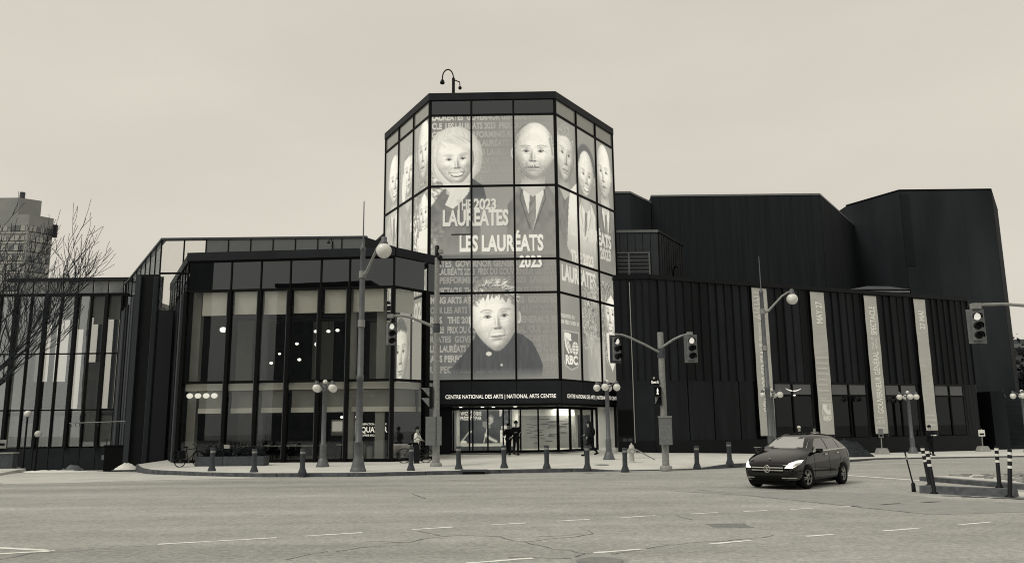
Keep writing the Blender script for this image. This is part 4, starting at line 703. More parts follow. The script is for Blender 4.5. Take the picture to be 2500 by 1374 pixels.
# banners
mat('banner', .54, .9, .05, 2, stretch=(1, 1, 4)); mat('banner_text', .95, .9); mat('banner_faint', .64, .9)
def vmat(u, z, d=.262):    # text running upwards along the wall
    q = RW.p(u, z, d); return Matrix(((0, -RW.e.x, RW.n.x, q[0]), (0, -RW.e.y, RW.n.y, q[1]), (1, 0, 0, q[2]), (0, 0, 0, 1)))
bl = ["tall pale banner reading Governor General's Performing Arts Awards on the ribbed wing", 'tall pale banner reading MAY 27 with a bank shield near its foot', 'tall pale banner reading Prix du Gouverneur Général on the ribbed wing', 'tall pale banner reading 27 MAI on the ribbed wing']
def bank_shield(par, u, z, w, h, d):
    W2 = lambda a, b: RW.p(u+a*w, z+b*h, d); W3 = lambda a, b: RW.p(u+a*w, z+b*h, d+.004)
    MB().add([W2(a, b) for a, b in ((0, 1), (1, 1), (1, .16), (.85, .05), (.5, 0), (.15, .05), (0, .16))][::-1], [tuple(range(7))]).build('shield', 'banner_text', par)
    MB().add([W3(.05+.9*a, .04+.93*b) for a, b in ((0, 1), (1, 1), (1, .16), (.85, .05), (.5, 0), (.15, .05), (0, .16))][::-1], [tuple(range(7))]).build('shield_field', 'banner_faint', par)
    W4 = lambda a, b: RW.p(u+a*w, z+b*h, d+.008)
    MB().add([W4(a, b) for a, b in ((.1, .93), (.4, .95), (.6, .86), (.48, .78), (.66, .6), (.9, .66), (.92, .4), (.6, .38), (.3, .52), (.1, .72))][::-1], [tuple(range(10))]).build('lion_emblem', 'banner_text', par)
    lettering('RBC', RW.matrix(u+.12*w, z+.1*h, d+.008), .2*h, .76*w, 'banner_text', par, bold=.03)
for i, (b0, b1) in enumerate(ban):
    q = RW.p((b0+b1)/2, 1.2, .25); o = thing('banner', bl[i], 'banner', q, 'banners on the ribbed wing'); top = 10.37; bot = 1.18+(.15 if i == 3 else 0)
    n = 24; mb = MB(); vs = []
    for k in range(n+1):
        z = bot+(top-bot)*k/n; e = .012*math.sin(k*1.1+i)
        vs += [RW.p(b0, z, .25+e), RW.p(b1, z, .25-e)]
    mb.add(vs, [(2*k, 2*k+1, 2*k+3, 2*k+2) for k in range(n)]); mb.build('cloth', 'banner', o)
    RW.b('batten', 'dark_metal', o, b0-.03, b1+.03, top, top+.06, .2, .29); RW.b('batten', 'dark_metal', o, b0-.03, b1+.03, bot-.06, bot, .2, .29)
    w = b1-b0
    if i == 0:
        lettering("GOVERNOR GENERAL'S", vmat(b0+.72*w, 2.62), .42*w, 4.25, 'banner_text', o, bold=.03); lettering('PERFORMING', vmat(b0+.46*w, 7.0), .17*w, 1.15, 'banner_text', o); lettering('ARTS', vmat(b0+.72*w, 7.0), .17*w, .5, 'banner_text', o); lettering('AWARDS', vmat(b0+.72*w, 8.3), .42*w, 1.6, 'banner_text', o, bold=.03)
    if i == 1: lettering('MAY 27', vmat(b0+.76*w, 8.3), .42*w, 1.45, 'banner_text', o, bold=.03); bank_shield(o, b0+.22*w, 2.0, .62*w, 1.15, .27); lettering('PRESENTED BY /', RW.matrix(b0+.1*w, 3.42, .27), .07, .5*w, 'banner_text', o); lettering('UNE PRÉSENTATION DE', RW.matrix(b0+.1*w, 3.26, .27), .09, .75*w, 'banner_text', o)
    if i == 2:
        lettering('PRIX', vmat(b0+.46*w, 1.8), .2*w, .5, 'banner_text', o); lettering('DU', vmat(b0+.74*w, 1.8), .2*w, .28, 'banner_text', o); lettering('GOUVERNEUR GÉNÉRAL', vmat(b0+.76*w, 2.5), .42*w, 4.1, 'banner_text', o, bold=.03); lettering('POUR LES', vmat(b0+.46*w, 6.75), .17*w, .8, 'banner_text', o); lettering('ARTS DU', vmat(b0+.74*w, 6.75), .17*w, .72, 'banner_text', o); lettering('SPECTACLE', vmat(b0+.76*w, 7.7), .42*w, 1.95, 'banner_text', o, bold=.03)
    if i == 3: lettering('27 MAI', vmat(b0+.76*w, 8.25), .42*w, 1.3, 'banner_text', o, bold=.03)
    for k in range(7 if i < 2 else 3):
        z = (3.9+k*.35) if i == 1 else bot+.3+k*.33 if i != 0 else top-.4-k*.25; RW.box(MB(), b0+.08*w, b1-random.uniform(.05, .3)*w, z, z+.14, .262, .265).build('print_band', 'banner_faint', o)
# ------------------------------------------------------------------ big dark concrete volumes behind
def panels(w, par, z0, z1, n, m, d=.05):
    st = w.L/n
    for i in range(n): w.b('wall_panel', m, par, i*st+.006, (i+1)*st-.006, z0, z1, -.05, d)
v0 = thing('concrete_block_hall', 'narrow dark concrete block with pale coping beside the glass tower', 'building', (8, 66, 0))
P0 = [(2, 61), (9.3, 61), (11.45, 64.0), (11.3, 85), (2, 85)]; MB().prism(P0, -.5, 19.8).build('wall', 'concrete_dark', v0); Wall((2, 61), (9.3, 61)).b('coping', 'coping', v0, 0, 7.3, 19.8, 19.95, -.4, .06); Wall((9.3, 61), (11.45, 64)).b('coping', 'coping', v0, 0, 3.69, 19.8, 19.95, -.4, .06)
v1 = thing('concrete_hall', 'broad dark fluted concrete hall with sloping right edge above the wing', 'building', (24, 78, 0))
P1 = [(11.5, 64.05), (25.35, 64.05), (36.25, 80), (36.2, 96), (11.5, 96)]; MB().prism(P1, -.5, 20.35).build('wall', 'concrete_darker', v1)
mat('fluted', .020, .85, .25, 3, bump=1.0, bscale=9, stretch=(1, 1, .04)); wa, wb = Wall((11.5, 64.05), (25.35, 64.05)), Wall((25.35, 64.05), (36.25, 80)); panels(wa, v1, 9.5, 20.3, 6, 'fluted'); panels(wb, v1, 9.5, 20.3, 7, 'fluted')
wa.b('coping', 'coping', v1, 0, wa.L, 20.35, 20.5, -.4, .08); wb.b('coping', 'coping', v1, 0, wb.L, 20.35, 20.5, -.4, .08)
v2 = thing('fly_tower', 'tallest dark concrete block with angled sides behind the right wing', 'building', (40, 82, 0))
P2 = [(34.93, 70), (43.17, 70), (48.2, 77.5), (48, 98), (32.2, 98), (32.2, 75)]; MB().prism(P2, -.5, 22.4).build('wall', 'concrete_dark', v2)
wc, wd, we = Wall((32.2, 75), (34.93, 70)), Wall((34.93, 70), (43.17, 70)), Wall((43.17, 70), (48.2, 77.5)); panels(wd, v2, 3, 22.3, 3, 'concrete_dark'); panels(wc, v2, 3, 22.3, 2, 'concrete_dark'); panels(we, v2, 3, 22.3, 3, 'fluted'); wd.b('patch_panel', 'concrete_darker', v2, .05, .75, 15.5, 22.0, .07, .09)
for w in (wc, wd, we): w.b('coping', 'dark_metal', v2, 0, w.L, 22.4, 22.5, -.4, .07)
MB().tube([(33.0, 74.4, 20), (33.0, 74.4, 22.5)], .05, 6).build('downpipe', 'steel', v2)
v3 = thing('concrete_back_block', 'dark sloping concrete roof block peeping out behind the glass tower', 'building', (-6, 66, 0)); MB().prism([(-13.0, 70), (-9.9, 62.6), (1.5, 62.6), (1.5, 76), (-13, 76)], -.5, 17.3).build('wall', 'concrete_darker', v3); Wall((-13, 70), (-9.9, 62.6)).b('coping', 'dark_metal', v3, 0, 8, 17.3, 17.45, -.3, .06)
# louvred plant box on the wing roof
lb = thing('roof_plant_box', 'ribbed grey metal plant box with louvres on the wing roof', 'plant box', (8, 54, 10.7))
MB().prism([(5.9, 50), (9.31, 50), (11.75, 54.2), (11.7, 60), (5.9, 60)], 10.3, 13.95).build('wall', 'dark_panel', lb); l1, l2 = Wall((5.9, 50), (9.31, 50)), Wall((9.31, 50), (11.75, 54.2)); mat('plant', .055, .5, .12, 1)
for i in range(7): a = l1.L*i/7; l1.b('panel', 'plant', lb, a+.02, a+l1.L/7-.02, 12.62 if i < 6 else 10.6, 13.9, 0, .04)
for i in range(11): a = l2.L*i/11; l2.b('panel', 'dark_rib', lb, a+.05, a+l2.L/11-.05, 10.6, 13.9, 0, .08)
for w in (l1, l2): w.b('coping', 'coping' if w is l1 else 'dark_metal', lb, -.03, w.L+.03, 13.95, 14.12, -.3, .12)
for k in range(11): l1.b('louvre_slat', 'coping' if k % 2 else 'steel_dark', lb, .25, 2.75, 11.28+k*.12, 11.34+k*.12, .02, .09)
for u in (.2, 1.5, 2.8): l1.b('louvre_frame', 'coping', lb, u-.05, u+.05, 11.2, 12.66, .0, .1)
l1.b('louvre_frame', 'coping', lb, .15, 2.85, 12.6, 12.68, .0, .11)
MB().tube([(10.6, 52.0, 10.7), (10.6, 51.9, 11.9), (10.7, 51.75, 12.1), (10.85, 51.65, 12.0)], .06, 6).build('gooseneck_vent', 'dark_metal', lb)
rv = thing('roof_vent', 'low hipped grey louvred vent on the wing roof', 'vent', (28.5, 61, 10.6)); mb = MB(); b_ = [(25.6, 60.2), (30.4, 60.6), (31.6, 63), (26, 64)]
for k in range(4): MB().prism([(28.4+(x-28.4)*(1-.01*k), 62+(y-62)*(1-.01*k)) for x, y in b_], 10.9+k*.24, 11.05+k*.24).build('slat', 'coping', rv)
MB().prism([(28.4+(x-28.4)*.9, 62+(y-62)*.9) for x, y in b_], 10.5, 11.85).build('core', 'dark_metal', rv); mb = MB(); mb.add([(x, y, 11.86) for x, y in b_]+[(27.6, 61.8, 12.35), (29.4, 62, 12.35)], [(0, 1, 5, 4), (1, 2, 5), (2, 3, 4, 5), (3, 0, 4), (3, 2, 1, 0)]); mb.build('roof', 'steel_dark', rv)
# stairs at the right end
st = thing('outdoor_stair', 'wide dark outdoor stair climbing beside the ribbed wing', 'stairs', (40, 63, 0))
for k in range(24): MB().box(36.5, 46, 61.0+k*.3, 61.3+k*.3+.3, -.3, .12+k*.17).build('step', 'concrete_dark' if k % 2 else 'dark_panel', st)
MB().box(35.4, 36.48, 60.4, 68.5, -.3, 4.1).build('cheek_wall', 'concrete_dark', st); MB().tube([(36.45, 60.6, 4.15), (36.45, 60.3, 3.6)], .05, 6).build('handrail', 'steel_dark', st)
# ------------------------------------------------------------------ street lamps
def make_five(label, loc, rz=0, proto=[None]):
    if proto[0]: o = copy_tree(proto[0]); o['label'] = label; o.location = loc; o.rotation_euler = (0, 0, rz); return o
    o = thing('globe_lamp_post', label, 'street lamp', (0, 0, 0), 'five-globe street lamps')
    MB().lathe([(.30, -.1), (.30, .05), (.28, .09), (.25, .16), (.20, .33), (.155, .38), (.15, .42), (.145, .95), (.15, .98), (.11, 1.02), (.10, 3.35), (.125, 3.38), (.125, 3.44), (.085, 3.48), (.07, 3.72)], seg=16).build('post', 'lamp_grey', o)
    for k in range(4):
        a = math.pi/4+k*math.pi/2; c, s = math.cos(a), math.sin(a)
        MB().tube([(.05*c, .05*s, 3.52), (.2*c, .2*s, 3.60), (.35*c, .35*s, 3.74), (.5*c, .5*s, 3.76)], [.04, .035, .03, .035], 7).build('arm', 'lamp_grey', o)
        MB().lathe([(.10, 3.70), (.10, 3.75), (.06, 3.78), (.055, 3.84), (.02, 3.86)], (.5*c, .5*s, 0), 10).build('cap', 'lamp_grey', o)
        MB().ball((.5*c, .5*s, 3.53), .185, 14, 10).build('globe', 'globe', o)
    MB().ball((0, 0, 3.82), .11, 12, 8).build('finial', 'globe', o)
    proto[0] = o; o.location = loc; o.rotation_euler = (0, 0, rz); return o
make_five('multi-globe street lamp standing before the cafe glass beside the tall lamp', (-8.68, 37.43, .20), .15)
make_five('multi-globe street lamp near the hydrant, before the tower entrance', (4.68, 40.57, .24), .5)
make_five('multi-globe street lamp close behind the tall lamp by the first banner', (15.1, 47.6, .03), .2)
make_five('multi-globe street lamp between the last two banners', (25.3, 52.2, -.03), .6)
make_five('multi-globe street lamp at the foot of the outdoor stair', (32.75, 52.4, -.03), .3)
def make_tall(label, loc, rz, h=1.0, proto=[None]):
    if proto[0]: o = copy_tree(proto[0]); o['label'] = label; o.location = loc; o.rotation_euler = (0, 0, rz); return o
    o = thing('tall_street_lamp', label, 'street lamp', (0, 0, 0), 'tall single-globe street lamps')
    MB().lathe([(.33, -.1), (.33, .09), (.30, .13), (.28, .2), (.21, .50), (.185, .55), (.18, 1.15), (.20, 1.17), (.20, 1.2), (.145, 1.24), (.135, 3.72), (.16, 3.74), (.16, 3.92), (.13, 3.95), (.115, 8.2), (.105, 9.25), (.13, 9.28), (.13, 9.34), (.06, 9.5), (.03, 9.62), (.022, 11.4), (.005, 11.48)], seg=16).build('post', 'lamp_grey', o)
    MB().lathe([(.155, 5.95), (.155, 6.25)], seg=14).build('clamp', 'galv', o); MB().lathe([(.15, 8.05), (.15, 8.35)], seg=14).build('clamp', 'galv', o)
    pts = [(.1, 0, 8.15), (.35, 0, 8.25), (.75, 0, 8.65), (1.2, 0, 9.1), (1.55, 0, 9.32), (1.8, 0, 9.38)]
    MB().tube(pts, [.085, .075, .06, .055, .05, .05], 8).build('arm', 'galv', o)
    MB().lathe([(.17, 9.20), (.17, 9.28), (.12, 9.32), (.12, 9.48), (.07, 9.52)], (1.8, 0, 0), 12).build('lamp_cap', 'lamp_grey', o)
    MB().ball((1.8, 0, 8.93), .32, 18, 12).build('globe', 'globe', o)
    proto[0] = o; o.location = loc; o.rotation_euler = (0, 0, rz); return o
make_tall('tall grey street lamp with one big globe before the cafe sign', (-6.39, 33.84, .15), math.atan2(-1.4, 1.12))
make_tall('tall grey street lamp with one big globe in front of the first banner', (14.4, 46.0, .05), 0.05)
# ------------------------------------------------------------------ bollards
bl_ = [(-13.02, 35.57, 'grey bollard in front of the bicycle end of the cafe planter'), (-10.83, 34.41, 'grey bollard in front of the free end of the cafe planter'), (-8.47, 33.06, 'grey bollard at the kerb before the multi-globe lamp by the cafe'), (-4.29, 34.36, 'grey bollard in front of the walker with the white jacket'), (-2.34, 34.94, 'grey bollard next after the signal pole with cabinet beside the cafe'), (-.42, 35.39, 'grey bollard before the entrance doors, second after the signal pole'), (1.38, 34.83, 'grey bollard before the donor wall side of the entrance'), (3.0, 33.83, 'grey bollard beside the lamp by the entrance, at the kerb dip'), (4.59, 34.15, 'grey bollard standing right beside the hydrant'), (7.9, 35.65, 'grey bollard next after the two-armed signal pole'), (9.56, 36.56, 'last grey bollard of the row, beyond the dipped kerb by the dark wing')]
bp = thing('bollard', 'x', 'bollard', (0, 0, 0), 'bollards along the kerb')
MB().lathe([(.175, -.05), (.175, .03), (.165, .06), (.115, .20), (.105, .22), (.10, .74)], seg=14).build('shaft', 'lamp_dark', bp); MB().lathe([(.112, .74), (.112, .78)], seg=14).build('ring', 'steel_dark', bp); MB().lathe([(.103, .78), (.103, .86)], seg=14).build('reflective_band', 'galv', bp); MB().lathe([(.112, .86), (.112, .93), (.095, .955), (.01, .96)], seg=14).build('cap', 'lamp_dark', bp)
for i, (x, y, l) in enumerate(bl_): o = place(bp, (x, y, pave_z(x, y)), random.random(), l, i == 0); o.rotation_euler = (random.uniform(-.02, .02), random.uniform(-.02, .02), 0)
# ------------------------------------------------------------------ traffic signals
def signal_head(par, c, rz, back=True, mat_back='signal_grey'):
    M = Matrix.Rotation(rz, 4, 'Z'); T = lambda p: tuple((M @ Vector(p))+Vector(c)); org = origin(par)
    def put(mb, n, m): 
        mb.v = [T(p) for p in mb.v]; return mb.build(n, m, par)
    hous = put(MB().box(-.165, .165, -.13, .13, -.5, .5), 'housing', 'signal_grey' if back else 'signal_grey')
    if back: put(MB().box(-.29, .29, .0, .02, -.60, .60), 'backplate', mat_back)
    for k, z in enumerate((.33, 0, -.33)):
        L = MB(); L.add([(.125*math.cos(t), -.135, z+.125*math.sin(t)) for t in np.linspace(0, 2*math.pi, 17)[:-1]]+[(0, -.16, z)], [(i, (i+1) % 16, 16) for i in range(16)], True); le = put(L, 'lens', 'signal_lit' if k == 0 else 'signal_black')
        V = MB(); vs = []
        for t in np.linspace(R(-20), R(200), 14): vs += [(.145*math.cos(t), -.13, z+.145*math.sin(t)), (.15*math.cos(t), -.36+.10*(1-max(0, math.sin(t))), z+.15*math.sin(t)-.02)]
        V.add(vs, [(2*i, 2*i+1, 2*i+3, 2*i+2) for i in range(13)], True); put(V, 'visor', 'signal_black')
    return hous
def octpole(mb, x, y, z0, z1, r0, r1): return mb.tube([(x, y, z0), (x, y, z1)], [r0, r1], 8)
s1 = thing('signal_pole', 'grey signal pole with metal cabinet and one arm beside the cafe corner', 'traffic light', (-3.49, 36.89, .19), 'signal poles by the kerb')
octpole(MB(), -3.49, 36.89, .1, 9.7, .17, .11).build('post', 'galv', s1); MB().lathe([(.27, .1), (.27, .26), (.2, .3)], (-3.49, 36.89, .05), 8).build('base', 'galv', s1)
MB().box(-3.93, -3.23, 36.55, 36.76, 1.12, 2.38).build('cabinet', 'signal_grey', s1); MB().box(-3.47, -3.45, 36.53, 36.551, 1.14, 2.36).build('cabinet_seam', 'black', s1)
MB().tube([(-3.46, 36.89, 6.38), (-4.0, 36.85, 6.62), (-4.7, 36.75, 6.9), (-5.1, 36.7, 6.96), (-5.55, 36.65, 6.94)], [.075, .07, .06, .055, .055], 8).build('arm', 'galv', s1); MB().lathe([(.16, 6.2), (.16, 6.6)], (-3.49, 36.89, 0), 10).build('clamp', 'steel_dark', s1)
MB().box(-5.72, -5.45, 36.55, 36.78, 6.86, 7.03).build('arm_end', 'galv', s1); MB().tube([(-5.58, 36.65, 6.9), (-5.58, 36.65, 6.7)], .03, 6).build('hanger', 'galv', s1)
signal_head(s1, (-5.57, 36.65, 6.12), R(28), False)
MB().lathe([(.1, 9.7), (.1, 10.25), (.03, 10.3)], (-3.49, 36.89, 0), 10).build('sensor', 'dark_metal', s1); MB().box(-3.42, -3.2, 36.7, 36.95, 9.9, 10.05).build('sensor_bracket', 'galv', s1); MB().ball((-3.35, 36.75, 9.68), .13, 10, 7).build('camera_dome', 'dark_metal', s1)
MB().box(-3.78, -3.66, 36.7, 37.0, 2.75, 3.72).build('pedestrian_signal', 'dark_metal', s1)
for z in (3.45, 3.0): V = MB(); V.add([(-3.78, 36.62, z+.2), (-3.78, 37.08, z+.2), (-4.15, 37.08, z+.22), (-4.15, 36.62, z+.22), (-3.78, 36.62, z-.2), (-3.78, 37.08, z-.2)], [(0, 3, 2, 1), (0, 4, 3), (1, 2, 5)]); V.build('visor', 'signal_grey', s1)
s2 = thing('signal_pole', 'grey signal pole with two arms, cabinet and street name plate', 'traffic light', (6.4, 34.78, .1), 'signal poles by the kerb')
octpole(MB(), 6.4, 34.78, .0, 5.85, .15, .13).build('post', 'galv', s2); MB().lathe([(.26, .0), (.26, .16), (.18, .2)], (6.4, 34.78, .02), 8).build('base', 'galv', s2); MB().box(6.14, 6.66, 34.45, 34.62, 1.08, 2.24).build('cabinet', 'signal_grey', s2); MB().box(6.12, 6.68, 34.43, 34.66, 2.2, 2.27).build('cabinet_lid', 'galv', s2)
MB().tube([(6.36, 34.7, 4.95), (5.7, 34.6, 5.3), (5.0, 34.5, 5.62), (4.7, 34.45, 5.72), (4.4, 34.4, 5.74)], .05, 8).build('arm', 'galv', s2); MB().tube([(6.44, 34.7, 5.2), (6.9, 34.6, 5.5), (7.25, 34.55, 5.66), (7.65, 34.5, 5.74)], .05, 8).build('arm', 'galv', s2); MB().lathe([(.175, 4.75), (.175, 5.15)], (6.4, 34.78, 0), 10).build('clamp', 'steel_dark', s2)
signal_head(s2, (4.38, 34.35, 5.1), R(30), True, 'steel_dark'); signal_head(s2, (7.62, 34.45, 5.1), R(8), True); MB().box(7.5, 7.72, 34.4, 34.6, 5.68, 5.82).build('arm_end', 'galv', s2)
MB().box(5.85, 6.26, 34.66, 34.69, 3.60, 3.82).build('street_plate', 'black', s2); lettering('Queen St', Matrix(((1, 0, 0, 5.9), (0, 0, -1, 34.655), (0, 1, 0, 3.66), (0, 0, 0, 1))), .11, .32, 'trim_bright', s2); MB().ball((6.03, 34.67, 3.87), .05, 8, 6).build('crest', 'trim_light', s2)
MB().box(6.0, 6.3, 34.62, 34.74, 2.72, 3.52).build('pedestrian_signal', 'signal_black', s2); MB().box(6.03, 6.27, 34.605, 34.619, 3.16, 3.48).build('walk_lens', 'black', s2)
MB().add([(6.07+.16*a, 34.6, 3.18+.28*b) for a, b in ((.35, .85), (.5, 1), (.65, .85), (.75, .5), (.6, .45), (.75, 0), (.55, 0), (.48, .3), (.38, 0), (.2, 0), (.35, .45), (.25, .5))], [tuple(range(12))]).build('walking_figure', 'walk_lit', s2)
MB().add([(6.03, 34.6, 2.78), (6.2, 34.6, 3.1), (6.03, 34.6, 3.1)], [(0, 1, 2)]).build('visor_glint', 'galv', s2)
for z in (3.1, 3.5): V = MB(); V.add([(6.02, 34.6, z), (6.28, 34.6, z), (6.26, 34.35, z-.03), (6.04, 34.35, z-.03), (6.28, 34.6, z-.35)], [(0, 1, 2, 3), (1, 4, 2)]); V.build('visor', 'signal_black', s2)
s3 = thing('signal_pole', 'traffic signal with pale backplate on a long arm over the road', 'traffic light', (21, 27.5, 0))
octpole(MB(), 21.3, 27.4, 0, 6.4, .17, .12).build('post', 'galv', s3); MB().tube([(21.3, 27.4, 5.0), (19.5, 27.6, 5.55), (18.2, 27.8, 5.82), (17.2, 27.9, 5.93), (16.25, 28, 5.92)], [.09, .075, .06, .055, .055], 8).build('arm', 'galv', s3); MB().box(16.1, 16.4, 27.9, 28.1, 5.78, 5.98).build('arm_end', 'galv', s3); signal_head(s3, (16.2, 28, 5.17), R(-8), True)
# ------------------------------------------------------------------ hydrant with its marker bar
hy = thing('fire_hydrant', 'pale fire hydrant with a slanting bar beside a bollard', 'hydrant', (5.43, 37.95, .2))
MB().lathe([(.17, 0), (.17, .05), (.12, .07), (.115, .12), (.105, .6), (.14, .62), (.14, .68), (.12, .72), (.09, .82), (.03, .86), (.03, .92)], (5.43, 37.95, .19), 12).build('barrel', 'hydrant', hy)
for sx in (-1, 1): MB().tube([(5.43+sx*.08, 37.95, .75), (5.43+sx*.21, 37.95, .75)], .07, 8).build('nozzle', 'hydrant', hy)
MB().tube([(5.43, 37.87, .72), (5.43, 37.74, .72)], .085, 10).build('nozzle', 'hydrant', hy); MB().tube([(5.6, 37.9, .82), (6.45, 37.7, .34)], .03, 6).build('marker_bar', 'galv', hy)
# ------------------------------------------------------------------ sign posts, delineators, islands
for x, y, z, l, w, h in ((22.8, 51.0, -.02, 'parking sign post in a concrete block before the third banner', .3, .55), (31.05, 54.5, -.06, 'small white sign post in a concrete block near the stair', .42, .42)):
    o = thing('sign_post', l, 'sign', (x, y, z), 'sign posts in concrete blocks'); b = MB(); b.hexa([(x-.4, y-.3, z-.05), (x+.4, y-.3, z-.05), (x+.4, y+.3, z-.05), (x-.4, y+.3, z-.05), (x-.26, y-.2, z+.36), (x+.26, y-.2, z+.36), (x+.26, y+.2, z+.36), (x-.26, y+.2, z+.36)]); b.build('concrete_foot', 'concrete_block', o)
    MB().tube([(x, y, z+.3), (x+.03, y, z+1.5)], .035, 6).build('post', 'galv', o); MB().box(x-w/2, x+w/2, y-.06, y-.04, z+1.0, z+1.0+h).build('plate', 'cloth_white' if w > .35 else 'signal_grey', o); MB().box(x-w/2+.06, x+w/2-.06, y-.065, y-.061, z+1.08, z+1.2).build('print', 'black', o)
isl = thing('traffic_island', 'long low concrete kerb block with leaning marker posts in the road', 'island', (11.8, 22, 0)); a, b = Vector((11.05, 22.67)), Vector((12.62, 21.0)); n = Vector((.72, .69))*.42
mb = MB(); mb.hexa([(a.x, a.y, -.02), (b.x, b.y, -.02), (b.x+n.x, b.y+n.y, -.02), (a.x+n.x, a.y+n.y, -.02), (a.x+.03, a.y+.03, .19), (b.x+.02, b.y+.05, .2), (b.x+n.x-.03, b.y+n.y, .2), (a.x+n.x-.02, a.y+n.y-.03, .19)]); mb.build('kerb_block', 'kerb', isl)
is2 = thing('median_island', 'raised kerbed median with cobbled top beyond the marker posts', 'island', (15, 25, 0)); pol = [(13.4, 27.4), (14.4, 23.2), (19.5, 20.5), (24, 22), (17.8, 28.6)]
MB().prism(pol, -.02, .13).build('kerb', 'kerb', is2); MB().prism([(14.9+(x-14.9)*.93+.25, 25+(y-25)*.93) for x, y in pol], .12, .15).build('top', 'apron', is2); cob = MB()
for k in range(260):
    x, y = random.uniform(14.6, 20), random.uniform(23, 28); cob.rbox((x, y, .15), (random.uniform(.15, .3), random.uniform(.12, .2), .06), random.random())
struct(cob.build('cobbles', 'concrete_block', is2), 'stuff')
sheet('concrete_path', [(12.9, 24.9), (13.9, 22.6), (18, 19.4), (16.4, 18.9), (12.75, 21.1), (11.6, 22.8)], .008, 'apron', road)
dl = [(12.63, 25.22, 0, 'banded marker post behind the kerb block, leaning towards the dark car', .12), (11.34, 22.42, 0, 'banded marker post at the car end of the kerb block', .07), (14.13, 24.17, 0, 'banded upright marker post by the cobbled median', -.02), (12.57, 21.1, 0, 'banded marker post leaning at the far end of the kerb block', -.13)]
dp = thing('marker_post', 'x', 'marker post', (0, 0, 0), 'banded marker posts'); MB().lathe([(.11, 0), (.11, .03), (.055, .06), (.052, 1.18), (.04, 1.2)], seg=10).build('tube', 'signal_black', dp)
for z in (.72, .9, 1.06): MB().lathe([(.056, z), (.056, z+.07)], seg=10).build('reflective_band', 'cloth_white', dp)
for i, (x, y, z, l, t) in enumerate(dl): o = place(dp, (x, y, z), 0, l, i == 0); o.rotation_euler = (random.uniform(-.04, .04), -t, 0)
tp = thing('thin_post', 'thin dark leaning post with stubby foot beside the kerb block', 'post', (11.1, 23.08, 0)); MB().tube([(11.1, 23.08, .2), (10.96, 23.12, 1.15)], .02, 6).build('rod', 'signal_black', tp); MB().lathe([(.06, 0), (.055, .22), (.03, .26)], (11.1, 23.08, 0), 8).build('foot', 'signal_black', tp); MB().tube([(11.0, 23.1, .88), (10.985, 23.105, .98)], .028, 6).build('band', 'galv', tp)
for k in range(14): x, y = 11.5+random.random()*1.6-.2, 0; y = 21.9-(x-11.5)*.9+random.uniform(-.5, 0); sheet('stain', [(x+.25*math.cos(t)*random.uniform(.6, 1.3), y+.12*math.sin(t)*random.uniform(.6, 1.3)) for t in np.linspace(0, 6.28, 9)[:-1]], .006+.0006*k, 'crack', road)
# ------------------------------------------------------------------ covers in the road
cb = thing('drain_grate', 'rectangular slotted drain grate set in the road', 'drain', (4.08, 15.9, 0)); MB().box(3.72, 4.44, 15.62, 16.18, -.02, .004).build('pit', 'patch', cb)
for k in range(9): MB().box(3.74+k*.08, 3.785+k*.08, 15.64, 16.16, .0, .012).build('bar', 'grate', cb)
for y in (15.60, 16.17): MB().box(3.70, 4.46, y, y+.035, .0, .013).build('frame', 'concrete_block', cb)
mh = thing('manhole_cover', 'round manhole cover in a square frame by the dashed line', 'manhole', (1.2, 11.98, 0)); MB().box(.82, 1.6, 11.6, 12.38, -.02, .006).build('frame', 'concrete_block', mh); MB().lathe([(.34, .0), (.34, .012)], (1.21, 11.99, 0), 24).build('cover', 'grate', mh)
for k in range(9): h = math.sqrt(max(0, .32**2-(k*.075-.3)**2)); MB().box(1.21-h, 1.21+h, 11.99+k*.075-.3-.02, 11.99+k*.075-.3+.012, .012, .017).build('rib', 'concrete_block', mh)
for x, y, r, l in ((3.9, 36.8, .3, 'flat round dark access cover in the pavement near the entrance lamp'),): o = thing('access_cover', l, 'manhole', (x, y, .16)); MB().lathe([(r, -.02), (r, .012)], (x, y, pave_z(x, y)), 20).build('lid', 'steel_dark', o); MB().lathe([(r+.05, -.02), (r+.05, .006)], (x, y, pave_z(x, y)), 20).build('rim', 'concrete_block', o)
o = thing('drain_slot', 'dark kerb drain inlet plate set in the kerb edge', 'drain', (-1.5, 34.0, .1)); MB().box(-2.2, -1.1, 33.82, 34.35, .05, .172).build('plate', 'steel_dark', o); MB().box(-2.1, -1.2, 33.78, 33.82, .0, .1).build('opening', 'black', o)
